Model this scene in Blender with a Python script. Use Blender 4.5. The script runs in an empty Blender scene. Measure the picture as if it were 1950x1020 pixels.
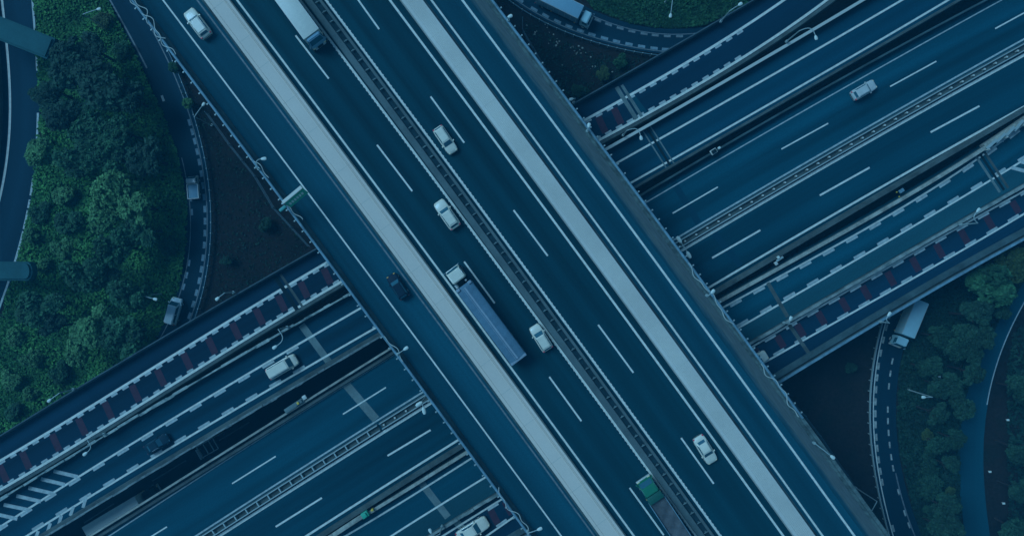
import bpy, bmesh, math, random
import numpy as np
from mathutils import Vector, Matrix
R = math.radians
random.seed(11)
rng = np.random.default_rng(5)
scene = bpy.context.scene
COL = scene.collection

# ------------------------------------------------------------------ camera
K = 1.33             # one modelling unit is 1.33 m
ZC = 91.0            # camera height over the ground (m)
FPX = 1340.0         # focal length in pixels of the 1950 px wide photograph
CX, CY = 975.0, 510.0
cd = bpy.data.cameras.new('camera')
cd.sensor_width = 36.0
cd.lens = FPX / 1950.0 * 36.0
cd.clip_start = 0.5
cd.clip_end = 3000
cam = bpy.data.objects.new('camera', cd)
COL.objects.link(cam)
cam.location = (0, 0, ZC * K)
cam.rotation_euler = (0, 0, 0)
scene.camera = cam

# ------------------------------------------------------------------ light
SUN_EL, SUN_AZ = 48.0, -62.0          # azimuth clockwise from +Y
w = bpy.data.worlds.new('World')
scene.world = w
w.use_nodes = True
wn = w.node_tree
wn.nodes.clear()
wo = wn.nodes.new('ShaderNodeOutputWorld')
bg = wn.nodes.new('ShaderNodeBackground')
sky = wn.nodes.new('ShaderNodeTexSky')
sky.sky_type = 'NISHITA'
sky.sun_disc = False
sky.sun_elevation = R(SUN_EL)
sky.sun_rotation = R(SUN_AZ)
sky.ozone_density = 8.0
sky.dust_density = 0.4
tint = wn.nodes.new('ShaderNodeMix')      # late-dusk blue sky
tint.data_type = 'RGBA'
tint.blend_type = 'MULTIPLY'
tint.inputs['Factor'].default_value = 1.0
tint.inputs['B'].default_value = (0.55, 0.95, 1.0, 1)
wn.links.new(sky.outputs[0], tint.inputs['A'])
wn.links.new(tint.outputs['Result'], bg.inputs[0])
bg.inputs[1].default_value = 0.075
wn.links.new(bg.outputs[0], wo.inputs[0])
sl = bpy.data.lights.new('sun', 'SUN')
sl.energy = 2.25
sl.angle = R(30)
sl.color = (0.275, 0.605, 1.0)
so = bpy.data.objects.new('sun', sl)
COL.objects.link(so)
sd = Vector((math.sin(R(SUN_AZ)) * math.cos(R(SUN_EL)), math.cos(R(SUN_AZ)) * math.cos(R(SUN_EL)), math.sin(R(SUN_EL))))
so.rotation_euler = sd.to_track_quat('Z', 'Y').to_euler()
so.location = sd * 300
scene.view_settings.view_transform = 'Standard'
scene.view_settings.look = 'None'
scene.view_settings.exposure = 0.3
scene.view_settings.gamma = 1.0

# ------------------------------------------------------------------ levels
GZ = 0.0     # ground
LZ = 6.5     # lower viaducts
TZ = 13.0    # overpass on top

# ------------------------------------------------------------------ helpers
def P(px, py, z):
    d = (ZC - z) / FPX
    return Vector(((px - CX) * d, -(py - CY) * d, z))

def tag(o, label=None, cat=None, group=None, kind=None):
    if label: o['label'] = label
    if cat: o['category'] = cat
    if group: o['group'] = group
    if kind: o['kind'] = kind
    return o

def link(name, me, parent=None, mat=None):
    o = bpy.data.objects.new(name, me)
    COL.objects.link(o)
    if mat is not None:
        me.materials.append(mat)
    if parent is not None:
        o.parent = parent
    return o

def empty(name, loc=(0, 0, 0), rz=0.0):
    o = bpy.data.objects.new(name, None)
    COL.objects.link(o)
    o.location = loc
    o.rotation_euler = (0, 0, rz)
    o.empty_display_size = 0.3
    return o

def finish(bm, name, mat, parent=None, smooth=None, weld=False):
    if weld:
        bmesh.ops.remove_doubles(bm, verts=bm.verts, dist=0.0005)
    bmesh.ops.recalc_face_normals(bm, faces=bm.faces)
    me = bpy.data.meshes.new(name)
    bm.to_mesh(me)
    bm.free()
    if smooth is not None:
        me.shade_smooth()
        me.set_sharp_from_angle(angle=R(smooth))
    return link(name, me, parent, mat)

def box(bm, x0, x1, y0, y1, z0, z1, M=None, bev=0.0):
    r = bmesh.ops.create_cube(bm, size=1.0)
    vs = r['verts']
    for v in vs:
        v.co = Vector(((x0 + x1) / 2 + v.co.x * (x1 - x0), (y0 + y1) / 2 + v.co.y * (y1 - y0), (z0 + z1) / 2 + v.co.z * (z1 - z0)))
    if bev:
        es = list({e for v in vs for e in v.link_edges})
        rr = bmesh.ops.bevel(bm, geom=es, offset=bev, segments=2, affect='EDGES', profile=0.5)
        vs = list({v for f in rr['faces'] for v in f.verts} | {v for v in vs if v.is_valid})
    if M is not None:
        bmesh.ops.transform(bm, matrix=M, verts=vs)
    return vs

def bar(bm, a, b, wd, ht=None, up=Vector((0, 0, 1))):
    """box beam between two 3-D points"""
    a, b = Vector(a), Vector(b)
    ht = ht or wd
    d = b - a
    L = d.length
    if L < 1e-6: return
    x = d / L
    if abs(x.dot(up)) > 0.98: up = Vector((1, 0, 0))
    y = up.cross(x).normalized()
    z = x.cross(y)
    M = Matrix((x, y, z)).transposed().to_4x4()
    M.translation = (a + b) / 2
    box(bm, -L / 2, L / 2, -wd / 2, wd / 2, -ht / 2, ht / 2, M)

def tube(bm, pts, r0, r1=None, n=8):
    pts = [Vector(p) for p in pts]
    r1 = r0 if r1 is None else r1
    rings = []
    for i, p in enumerate(pts):
        t = (pts[min(i + 1, len(pts) - 1)] - pts[max(i - 1, 0)]).normalized()
        u = Vector((0, 0, 1)) if abs(t.z) < 0.9 else Vector((1, 0, 0))
        a = t.cross(u).normalized()
        b = t.cross(a)
        r = r0 + (r1 - r0) * i / max(1, len(pts) - 1)
        rings.append([bm.verts.new(p + a * r * math.cos(2 * math.pi * k / n) + b * r * math.sin(2 * math.pi * k / n)) for k in range(n)])
    loft_faces(bm, rings)

def loft_faces(bm, rings, caps=True):
    n = len(rings[0])
    for A, B in zip(rings, rings[1:]):
        for k in range(n):
            bm.faces.new((A[k], A[(k + 1) % n], B[(k + 1) % n], B[k]))
    if caps:
        bm.faces.new(rings[0][::-1])
        bm.faces.new(rings[-1])

def sweep(bm, A, prof):
    """A: (N,2) world polyline; prof: closed list of (lateral to the right, z)"""
    N = normals(A)
    rings = []
    for p, n in zip(A, N):
        rings.append([bm.verts.new((p[0] + n[0] * u, p[1] + n[1] * u, z)) for u, z in prof])
    loft_faces(bm, rings)

def normals(A):
    T = np.gradient(A, axis=0)
    T = T / np.linalg.norm(T, axis=1)[:, None]
    return np.stack([T[:, 1], -T[:, 0]], 1)

def off(A, d):
    return A + normals(A) * d

def boxprof(u0, u1, z0, z1):
    return [(u0, z0), (u1, z0), (u1, z1), (u0, z1)]

class Line:
    """a line of the photograph laid on the real plane z"""
    def __init__(s, key, px, z):
        s.key, s.px, s.z = np.asarray(key), np.asarray(px), z
        d = (ZC - z) / FPX
        s.w = np.stack([(s.px[:, 0] - CX) * d, -(s.px[:, 1] - CY) * d], 1)
    def cut(s, a, b):
        k = np.unique(np.concatenate([[a], s.key[(s.key > a) & (s.key < b)], [b]]))
        return np.stack([np.interp(k, s.key, s.w[:, 0]), np.interp(k, s.key, s.w[:, 1])], 1)
    def at(s, k):
        a, b = s.cut(k - 2, k + 2)[[0, -1]]
        p = (a + b) / 2
        t = (b - a) / np.linalg.norm(b - a)
        return p, t, np.array([t[1], -t[0]])

def s_curve(y):
    return 0.75147 * y - 1.2976e-5 * y * y

BY0, BY1 = -520, 1560
def BL(o0, o1=None, z=TZ):
    """a line along the overpass, offsets at the top and bottom edge of the photograph"""
    o1 = o0 if o1 is None else o1
    y = np.arange(BY0, BY1 + 1, 20.0)
    return Line(y, np.stack([o0 + (o1 - o0) * y / 1020 + s_curve(y), y], 1), z)

LX0, LX1 = -640, 2620
def fit(pts, deg, k0, k1, step, swap=False):
    p = np.array(pts, float)
    k, v = (p[:, 1], p[:, 0]) if swap else (p[:, 0], p[:, 1])
    c = np.polyfit(k, v, deg)
    K = np.arange(k0, k1 + 1, step)
    Kc = np.clip(K, k.min(), k.max())
    V = np.polyval(c, Kc) + np.polyval(np.polyder(c), Kc) * (K - Kc)
    return K, (np.stack([V, K], 1) if swap else np.stack([K, V], 1))

def LL(pts, deg=3, z=LZ, x0=LX0, x1=LX1):
    K, px = fit(pts, deg, x0, x1, 20.0)
    return Line(K, px, z)

def GL(pts, deg=4, z=0.06, y0=-400, y1=1450):
    K, px = fit(pts, deg, y0, y1, 15.0, swap=True)
    return Line(K, px, z)

# ------------------------------------------------------------------ materials
def nmat(name, base, rough=0.85, metal=0.0, spec=0.5):
    m = bpy.data.materials.new(name)
    m.use_nodes = True
    b = m.node_tree.nodes['Principled BSDF']
    b.inputs['Base Color'].default_value = (*base, 1)
    b.inputs['Roughness'].default_value = rough
    b.inputs['Metallic'].default_value = metal
    b.inputs['Specular IOR Level'].default_value = spec
    return m, m.node_tree, b

def noise(nt, vec, scale, detail=4, rough=0.55):
    n = nt.nodes.new('ShaderNodeTexNoise')
    n.inputs['Scale'].default_value = scale
    n.inputs['Detail'].default_value = detail
    n.inputs['Roughness'].default_value = rough
    if vec is not None: nt.links.new(vec, n.inputs['Vector'])
    return n.outputs['Fac']

def ramp(nt, fac, stops):
    r = nt.nodes.new('ShaderNodeValToRGB')
    e = r.color_ramp.elements
    while len(e) < len(stops): e.new(0.5)
    for el, (p, c) in zip(e, stops):
        el.position = p
        el.color = (*c, 1) if len(c) == 3 else c
    nt.links.new(fac, r.inputs[0])
    return r.outputs[0]

def mul(nt, a, b, fac=1.0, mode='MULTIPLY'):
    n = nt.nodes.new('ShaderNodeMix')
    n.data_type = 'RGBA'
    n.blend_type = mode
    n.inputs['Factor'].default_value = fac
    nt.links.new(a, n.inputs['A'])
    nt.links.new(b, n.inputs['B'])
    return n.outputs['Result']

def mapped(nt, out, scale, loc=(0, 0, 0)):
    t = nt.nodes.new('ShaderNodeTexCoord')
    mp = nt.nodes.new('ShaderNodeMapping')
    mp.inputs['Scale'].default_value = scale
    mp.inputs['Location'].default_value = loc
    nt.links.new(t.outputs[out], mp.inputs[0])
    return mp.outputs[0]

def g3(v): return (v, v, v)

def asphalt(name, c, seed=0.0, contrast=0.35, rough=0.8):
    """worn asphalt: tyre streaks along the road (UV in metres), cloudy patches, fine grain"""
    m, nt, b = nmat(name, c, rough, 0, 0.12)
    streak = noise(nt, mapped(nt, 'UV', (0.006, 0.38, 1), (seed, seed * 3, 0)), 1.0, 4, 0.55)
    cloud = noise(nt, mapped(nt, 'UV', (0.03, 0.06, 1), (seed * 7, seed, 0)), 1.0, 3)
    grain = noise(nt, mapped(nt, 'UV', (1, 1, 1)), 5.0, 6, 0.7)
    k = contrast
    a = ramp(nt, streak, [(0.3, tuple(x * (1 - k) for x in c)), (0.7, tuple(x * (1 + k) for x in c))])
    a = mul(nt, a, ramp(nt, cloud, [(0.3, g3(0.82)), (0.7, g3(1.18))]))
    a = mul(nt, a, ramp(nt, grain, [(0.3, g3(0.8)), (0.7, g3(1.2))]))
    # short dark oil drips and repair patches
    v = nt.nodes.new('ShaderNodeTexVoronoi')
    v.inputs['Scale'].default_value = 1.0
    nt.links.new(mapped(nt, 'UV', (0.05, 0.28, 1), (seed, 0, 0)), v.inputs['Vector'])
    a = mul(nt, a, ramp(nt, v.outputs['Distance'], [(0.0, g3(0.86)), (0.25, g3(1.0))]))
    nt.links.new(a, b.inputs['Base Color'])
    return m

def concrete(name, c, stain=0.45, rough=0.85, streak=(0.4, 0.4, 0.4), dark=None, grain=(0.8, 1.12)):
    m, nt, b = nmat(name, c, rough, 0, 0.25)
    co = mapped(nt, 'Object', streak)
    big = noise(nt, co, 1.0, 6, 0.65)
    fine = noise(nt, mapped(nt, 'Object', (1, 1, 1)), 7.0, 5, 0.7)
    d = dark or tuple(x * (1 - stain) for x in c)
    a = ramp(nt, big, [(0.32, d), (0.62, c)])
    a = mul(nt, a, ramp(nt, fine, [(0.3, g3(grain[0])), (0.7, g3(grain[1]))]))
    nt.links.new(a, b.inputs['Base Color'])
    return m

def paint(name, c, wear=0.35, rough=0.7):
    m, nt, b = nmat(name, c, rough)
    a = ramp(nt, noise(nt, mapped(nt, 'Object', (1, 1, 1)), 2.2, 7, 0.75), [(0.25, tuple(x * (1 - wear) for x in c)), (0.6, c)])
    nt.links.new(a, b.inputs['Base Color'])
    return m

def carpaint(name, c, rough=0.35, metal=0.0):
    m, nt, b = nmat(name, c, rough, metal)
    a = ramp(nt, noise(nt, mapped(nt, 'Object', (1, 1, 1)), 1.6, 5, 0.6), [(0.3, tuple(x * 0.88 for x in c)), (0.65, c)])
    nt.links.new(a, b.inputs['Base Color'])
    dark = max(c) < 0.06
    b.inputs['Coat Weight'].default_value = 0.0 if dark else 0.3
    b.inputs['Specular IOR Level'].default_value = 0.15 if dark else 0.5
    return m

def leafmat(name, c0, c1):
    m, nt, b = nmat(name, c0, 0.75, 0, 0.25)
    at = nt.nodes.new('ShaderNodeAttribute')
    at.attribute_name = 'shade'
    a = ramp(nt, at.outputs['Fac'], [(0.0, c0), (1.0, c1)])
    big = noise(nt, mapped(nt, 'Object', (0.7, 0.7, 0.7)), 1.0, 3)
    a = mul(nt, a, ramp(nt, big, [(0.3, g3(0.7)), (0.7, g3(1.3))]))
    nt.links.new(a, b.inputs['Base Color'])
    return m

M = {}
M['asphalt_main'] = asphalt('asphalt_main', (0.002, 0.039, 0.047), 1.3, 0.42)
M['asphalt_ramp'] = asphalt('asphalt_ramp', (0.004, 0.055, 0.070), 4.1, 0.42)
M['asphalt_low'] = asphalt('asphalt_low', (0.002, 0.043, 0.062), 6.4, 0.42)
M['asphalt_teal'] = asphalt('asphalt_teal', (0.002, 0.052, 0.068), 8.8, 0.42)
M['asphalt_dark'] = asphalt('asphalt_dark', (0.003, 0.026, 0.042), 11.2, 0.42)
M['asphalt_ground'] = asphalt('asphalt_ground', (0.005, 0.030, 0.043), 13.7, 0.25)
M['asphalt_pale'] = asphalt('asphalt_pale', (0.005, 0.060, 0.076), 15.9, 0.2)
M['line'] = paint('line_white', (0.76, 0.74, 0.58), 0.35)
M['line_faint'] = paint('line_faint', (0.16, 0.2, 0.19), 0.65)
M['block'] = paint('block_white', (0.45, 0.5, 0.43), 0.5)
M['red'] = paint('red_paint', (0.052, 0.014, 0.027), 0.6, 0.85)
M['patch'] = concrete('joint_concrete', (0.17, 0.23, 0.2), 0.4)
M['joint'] = nmat('joint_rubber', (0.008, 0.02, 0.022), 0.9, 0, 0.1)[0]
M['concrete'] = concrete('concrete', (0.10, 0.125, 0.105), 0.55, 0.9, (0.5, 0.5, 0.5))
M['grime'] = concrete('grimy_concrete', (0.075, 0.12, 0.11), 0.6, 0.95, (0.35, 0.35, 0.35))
M['stone'] = concrete('pale_stone', (0.46, 0.44, 0.33), 0.55, 0.9, (0.9, 0.9, 0.9))
M['deckside'] = concrete('deck_side', (0.08, 0.12, 0.12), 0.5)
M['cover'] = concrete('white_cover', (0.74, 0.60, 0.445), 0.1, 0.6, (0.06, 0.06, 0.06), None, (0.95, 1.03))
M['cover_blue'] = concrete('blue_grey_cover', (0.68, 0.62, 0.49), 0.16, 0.6, (0.1, 0.1, 0.1), None, (0.93, 1.04))
M['brown'] = concrete('brown_plinth', (0.12, 0.16, 0.14), 0.35, 0.9, (0.3, 0.3, 0.3))
M['steel'] = nmat('galvanised_steel', (0.36, 0.42, 0.36), 0.55, 0.2)[0]
M['steel_blue'] = concrete('weathered_blue_steel', (0.2, 0.33, 0.35), 0.45, 0.55, (0.8, 0.8, 0.8))
M['steel_pale'] = nmat('pale_steel', (0.55, 0.54, 0.43), 0.5, 0.1)[0]
M['lamp_white'] = nmat('lamp_white', (0.66, 0.68, 0.54), 0.5)[0]
M['black'] = nmat('black_rubber', (0.012, 0.02, 0.02), 0.8, 0, 0.2)[0]
M['glass'] = nmat('dark_glass', (0.03, 0.12, 0.14), 0.25)[0]
M['white_car'] = carpaint('white_car_paint', (0.80, 0.70, 0.5))
M['white_box'] = paint('white_box_panel', (0.70, 0.64, 0.48), 0.12, 0.5)
M['silver'] = carpaint('silver_car_paint', (0.62, 0.6, 0.5), 0.35, 0.1)
M['navy_car'] = carpaint('navy_car_paint', (0.003, 0.02, 0.032), 0.6)
M['blue_tarp'] = concrete('blue_grey_tarpaulin', (0.125, 0.225, 0.265), 0.3, 0.6, (0.15, 0.15, 0.15))
M['blue_tarp_pale'] = concrete('pale_tarpaulin_seam', (0.3, 0.36, 0.37), 0.25, 0.6)
M['green_cab'] = carpaint('green_cab_paint', (0.004, 0.17, 0.075), 0.5)
M['green_dark'] = carpaint('dark_green_paint', (0.004, 0.09, 0.05), 0.6)
M['cargo_dark'] = concrete('dark_cargo', (0.12, 0.12, 0.11), 0.4, 0.9, (0.5, 0.5, 0.5))
M['red_lens'] = nmat('red_lens', (0.75, 0.04, 0.06), 0.3)[0]
M['amber'] = nmat('amber_lens', (0.9, 0.45, 0.06), 0.4)[0]
M['headlamp'] = nmat('headlamp_lens', (0.9, 0.7, 0.4), 0.25)[0]
M['sign_green'] = nmat('sign_green', (0.03, 0.38, 0.2), 0.5)[0]
M['teal'] = nmat('teal_metal', (0.04, 0.28, 0.22), 0.5)[0]
M['bark'] = concrete('bark', (0.05, 0.04, 0.03), 0.5, 0.95, (2, 2, 0.5))
M['yellow'] = nmat('yellow_marker', (0.75, 0.45, 0.03), 0.5)[0]
M['paper'] = paint('paper_scrap', (0.42, 0.44, 0.34), 0.4, 0.9)
M['beam'] = concrete('beam_concrete', (0.025, 0.105, 0.1), 0.3, 0.9, (0.25, 0.25, 0.25))
M['dust'] = concrete('dusty_concrete', (0.135, 0.18, 0.15), 0.65, 0.95, (1.1, 1.1, 0.8))
M['asphalt_grey'] = asphalt('asphalt_grey', (0.012, 0.070, 0.080), 19.3, 0.2)
M['dim_red'] = nmat('dim_red_lens', (0.05, 0.02, 0.03), 0.4)[0]
M['block_worn'] = paint('block_worn', (0.42, 0.44, 0.36), 0.9)
M['cover_seam'] = nmat('cover_seam', (0.47, 0.45, 0.34), 0.7)[0]
M['box_blue'] = paint('blue_white_panel', (0.38, 0.58, 0.55), 0.12, 0.5)
M['box_pale'] = paint('pale_grey_panel', (0.85, 0.92, 0.75), 0.12, 0.5)
M['block_dim'] = paint('block_dim', (0.2, 0.3, 0.31), 0.75)
M['van_white'] = carpaint('van_white_paint', (0.75, 0.85, 0.76))
M['navy_faint'] = carpaint('faint_dark_paint', (0.004, 0.03, 0.042), 0.6)
M['box_bluer'] = paint('pale_blue_panel', (0.2, 0.36, 0.4), 0.12, 0.5)
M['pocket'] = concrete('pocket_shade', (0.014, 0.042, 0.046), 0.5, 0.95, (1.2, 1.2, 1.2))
M['wire'] = nmat('dull_wire', (0.07, 0.15, 0.16), 0.6)[0]
M['ragged'] = concrete('chipped_pale_steel', (0.42, 0.46, 0.37), 0.5, 0.7, (0.9, 0.9, 0.9), (0.07, 0.12, 0.11))
M['ragged_dim'] = concrete('chipped_dull_steel', (0.24, 0.28, 0.24), 0.5, 0.8, (0.9, 0.9, 0.9), (0.05, 0.08, 0.08))
M['ragged_stone'] = concrete('chipped_stone', (0.34, 0.36, 0.29), 0.5, 0.85, (0.8, 0.8, 0.8), (0.10, 0.14, 0.12))
def shoulder():
    m, nt, b = nmat('dusty_shoulder', (0.1, 0.13, 0.11), 0.95, 0, 0.1)
    sp = nt.nodes.new('ShaderNodeSeparateXYZ')
    nt.links.new(mapped(nt, 'UV', (1, 1, 1)), sp.inputs[0])
    ad = nt.nodes.new('ShaderNodeMath'); ad.operation = 'MULTIPLY_ADD'; ad.inputs[1].default_value = 0.55
    nt.links.new(sp.outputs[1], ad.inputs[0])
    nz = noise(nt, mapped(nt, 'UV', (0.09, 1.6, 1)), 1.0, 6, 0.65)
    nt.links.new(nz, ad.inputs[2])
    a = ramp(nt, ad.outputs[0], [(0.62, (0.008, 0.056, 0.068)), (0.8, (0.05, 0.09, 0.092)), (1.0, (0.10, 0.125, 0.105)), (1.25 / 1.3, (0.085, 0.11, 0.1))])
    a = mul(nt, a, ramp(nt, noise(nt, mapped(nt, 'UV', (0.5, 5, 1)), 1.0, 6, 0.7), [(0.3, g3(0.72)), (0.7, g3(1.25))]))
    nt.links.new(a, b.inputs['Base Color'])
    return m
M['leaf_a'] = leafmat('leaf_deep_green', (0.01, 0.038, 0.016), (0.04, 0.14, 0.05))
M['leaf_b'] = leafmat('leaf_bright_green', (0.024, 0.085, 0.026), (0.13, 0.30, 0.09))
M['leaf_c'] = leafmat('leaf_dull_green', (0.007, 0.028, 0.014), (0.026, 0.085, 0.04))
M['leaf_d'] = leafmat('leaf_yellow_green', (0.02, 0.045, 0.012), (0.07, 0.11, 0.03))
M['grass'] = leafmat('grass_blades', (0.012, 0.075, 0.016), (0.08, 0.27, 0.05))
M['grass_mid'] = leafmat('grass_mid', (0.007, 0.04, 0.012), (0.03, 0.12, 0.035))
M['grass_dark'] = leafmat('grass_dark', (0.004, 0.02, 0.012), (0.012, 0.05, 0.025))

def soil():
    m, nt, b = nmat('dark_soil', (0.01, 0.02, 0.025), 0.95, 0, 0.05)
    co = mapped(nt, 'Object', (1, 1, 1))
    a = ramp(nt, noise(nt, co, 0.12, 7, 0.65), [(0.3, (0.009, 0.013, 0.011)), (0.55, (0.024, 0.019, 0.015)), (0.75, (0.006, 0.018, 0.012))])
    a = mul(nt, a, ramp(nt, noise(nt, co, 2.5, 6, 0.75), [(0.25, g3(0.55)), (0.7, g3(1.35))]))
    nt.links.new(a, b.inputs['Base Color'])
    bp = nt.nodes.new('ShaderNodeBump')
    bp.inputs['Strength'].default_value = 0.6
    bp.inputs['Distance'].default_value = 0.2
    nt.links.new(noise(nt, co, 3.0, 6), bp.inputs['Height'])
    nt.links.new(bp.outputs[0], b.inputs['Normal'])
    return m
M['soil'] = soil()
M['shoulder'] = shoulder()

# ------------------------------------------------------------------ ground
bm = bmesh.new()
bmesh.ops.create_grid(bm, x_segments=40, y_segments=40, size=700)
for v in bm.verts: v.co.z = GZ
tag(finish(bm, 'ground', M['soil']), kind='structure')

# ------------------------------------------------------------------ road building
def deck_mesh(A, B, z0, z1, name, mat, parent=None):
    """slab between two world polylines with UVs in metres"""
    bm = bmesh.new()
    uv = bm.loops.layers.uv.new('UVMap')
    C = (A + B) / 2
    s = np.concatenate([[0], np.cumsum(np.linalg.norm(np.diff(C, axis=0), axis=1))])
    wid = np.linalg.norm(B - A, axis=1)
    rings = []
    for a, b in zip(A, B):
        rings.append([bm.verts.new((a[0], a[1], z1)), bm.verts.new((b[0], b[1], z1)), bm.verts.new((b[0], b[1], z0)), bm.verts.new((a[0], a[1], z0))])
    for i in range(len(rings) - 1):
        r, q = rings[i], rings[i + 1]
        f = bm.faces.new((r[0], r[1], q[1], q[0]))
        for l, (u, v) in zip(f.loops, ((s[i], 0), (s[i], wid[i]), (s[i + 1], wid[i + 1]), (s[i + 1], 0))): l[uv].uv = (u, v)
        for j in (1, 2, 3):
            bm.faces.new((r[j], r[(j + 1) % 4], q[(j + 1) % 4], q[j]))
    bm.faces.new(rings[0])
    bm.faces.new(rings[-1][::-1])
    return finish(bm, name, mat, parent)

def sheet(bm, A, B, z):
    va = [bm.verts.new((a[0], a[1], z)) for a in A]
    vb = [bm.verts.new((b[0], b[1], z)) for b in B]
    for i in range(len(va) - 1):
        bm.faces.new((va[i], vb[i], vb[i + 1], va[i + 1]))

def stripe(bm, A, wd, z):
    sheet(bm, off(A, -wd / 2), off(A, wd / 2), z)

def quad(bm, a, b, wd, z):
    a, b = np.array(a[:2], float), np.array(b[:2], float)
    stripe(bm, np.stack([a, b]), wd, z)

def mark(parent, name, mat, fn):
    bm = bmesh.new()
    fn(bm)
    return finish(bm, name, mat, parent)

def dashes(bm, lst, wd, z, pz):
    for a, b, c, d in lst:
        quad(bm, P(a, b, pz), P(c, d, pz), wd, z)

# ================================================================== OVERPASS (top)
railL, railR = BL(258, 262), BL(931, 934)
deckL, deckR = BL(252, 256), BL(936, 939)
over = deck_mesh(deckL.w, deckR.w, TZ - 1.6, TZ, 'overpass_deck', M['deckside'])
tag(over, kind='structure')
s1L, s1R = BL(393, 394, TZ + 0.8), BL(431, 433.5, TZ + 0.8)
s2L, s2R = BL(767, 764, TZ + 0.8), BL(802, 796, TZ + 0.8)
mL, mR = BL(583, 583), BL(611, 606)
g = 0.004
def surf(a, b, name, mat):
    o = deck_mesh(a.w, b.w, TZ, TZ + g, name, mat)
    tag(o, kind='structure')
    return o
BLc = lambda a, b=None: BL(a, b)
ramp_w = surf(BL(256, 260), BL(400, 402), 'slip_road', M['asphalt_ramp'])
main_w = surf(BL(425, 428), BL(584, 584), 'carriageway', M['asphalt_main'])
main_e = surf(BL(608, 603), BL(773, 770), 'carriageway', M['asphalt_main'])
ramp_e = surf(BL(796, 790), BL(932, 935), 'slip_road', M['asphalt_ramp'])
pz = TZ + 0.008
def bstripe(o0, o1, wd):
    return lambda bm: stripe(bm, BL(o0, o1).w, wd, pz)
mark(ramp_w, 'edge_line', M['line'], lambda bm: (stripe(bm, BL(310, 316).w, 0.17, pz)))
mark(ramp_w, 'inner_line', M['line_faint'], lambda bm: (stripe(bm, BL(375, 379).w, 0.17, pz)))
mark(main_w, 'edge_line', M['line'], lambda bm: (stripe(bm, BL(451, 454.5).w, 0.22, pz), stripe(bm, BL(571, 573).w, 0.24, pz)))
mark(main_e, 'edge_line', M['line'], lambda bm: (stripe(bm, BL(620, 619).w, 0.24, pz), stripe(bm, BL(742, 739).w, 0.24, pz)))
mark(ramp_e, 'edge_line', M['line'], lambda bm: (stripe(bm, BL(821, 814).w, 0.22, pz), stripe(bm, BL(880, 874.5).w, 0.24, pz)))
mark(main_w, 'lane_line', M['line'], lambda bm: dashes(bm, [(405, -140, 468, -58), (563, 68, 626, 150), (718, 276, 785, 364), (884, 498, 942, 577), (1046, 717, 1107, 801), (1199, 928, 1264, 1018), (1352, 1138, 1415, 1224)], 0.19, pz, TZ))
mark(main_e, 'lane_line', M['line'], lambda bm: dashes(bm, [(659, -32, 722, 56), (503, -240, 566, -156), (820, 184, 884, 272), (978, 400, 1043, 487), (1139, 618, 1206, 709), (1297, 833, 1359, 920), (1452, 1045, 1515, 1132)], 0.19, pz, TZ))
# small raised ribs of the rumble lines beside the median
def ribs(o0, o1):
    def fn(bm):
        L = BL(o0, o1)
        for y in np.arange(BY0 + 20, BY1 - 20, 7.0):
            p, t, n = L.at(y)
            quad(bm, p - n * 0.145, p + n * 0.145, 0.16, pz + 0.004)
    return fn
mark(main_w, 'rumble_line', M['line'], ribs(570.5, 572.5))
mark(main_e, 'rumble_line', M['line'], ribs(620.5, 619.5))
# shoulder grime against the outer parapets
dust = deck_mesh(BL(892, 893).w, BL(929, 931).w, TZ + 0.001, TZ + 0.007, 'dusty_shoulder', M['shoulder'], ramp_e)

def parapet_on(parent, line, prof, mat, name='parapet', cutr=None):
    bm = bmesh.new()
    A = line.w if cutr is None else line.cut(*cutr)
    sweep(bm, A, prof)
    return finish(bm, name, mat, parent)
# concrete parapets of the deck (right of travel direction = left in the picture)
jersey = lambda z, s: [(0.28 * s, z), (-0.34 * s, z), (-0.26 * s, z + 0.22), (-0.12 * s, z + 0.42), (-0.09 * s, z + 0.8), (0.28 * s, z + 0.8)]
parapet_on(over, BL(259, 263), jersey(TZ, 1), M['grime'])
parapet_on(over, BL(930, 933), jersey(TZ, -1), M['dust'])

# white covered barriers
def cover(a, b, name, label, ridges, mat, seam, strip_dir):
    t = empty(name, (0, 0, 0))
    tag(t, label, 'barrier', 'raised white barriers between carriageways')
    C = (a.w + b.w) / 2
    W = float(np.mean(np.linalg.norm(b.w - a.w, axis=1)))
    z0, z1 = TZ + g, TZ + 0.8
    prof = [(-W / 2, z0), (-W / 2 - 0.06, z0), (-W / 2, z1 - 0.06), (-W / 2 + 0.05, z1)]
    for k, u in enumerate(ridges):
        prof += [(u - 0.05, z1), (u - 0.03, z1 + 0.05), (u + 0.03, z1 + 0.05), (u + 0.05, z1)]
    prof += [(W / 2 - 0.05, z1), (W / 2, z1 - 0.06), (W / 2 + 0.06, z0)]
    bm = bmesh.new()
    sweep(bm, C, prof[::-1])
    finish(bm, 'cover_panel', mat, t)
    # cross joints
    L = Line(a.key, (a.px + b.px) / 2, TZ + 0.8)
    for y in np.arange(BY0 + 30, BY1 - 30, 62.0):
        bm = bmesh.new()
        p, tt, n = L.at(y + random.uniform(-9, 9))
        quad(bm, p + n * (W / 2 - .08), p - n * (W / 2 - .08), 0.035, z1 + 0.004)
        finish(bm, 'panel_joint', seam, t)
    # low dark strip along one side of the barrier
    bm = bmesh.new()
    sweep(bm, off(C, strip_dir * (W / 2 + 0.08 + abs(strip_dir) * 0.1)), boxprof(-0.12, 0.12, TZ + g, TZ + 0.12))
    finish(bm, 'side_strip', M['grime'], t)
    return t
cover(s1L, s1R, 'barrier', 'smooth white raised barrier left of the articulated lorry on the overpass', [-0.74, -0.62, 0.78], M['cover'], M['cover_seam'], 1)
cover(s2L, s2R, 'barrier', 'ribbed blue-grey raised barrier right of the white cars on the overpass', [-0.68, -0.5, -0.32, -0.14, 0.04, 0.22, 0.4, 0.6], M['cover_blue'], M['cover_seam'], -1)

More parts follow.
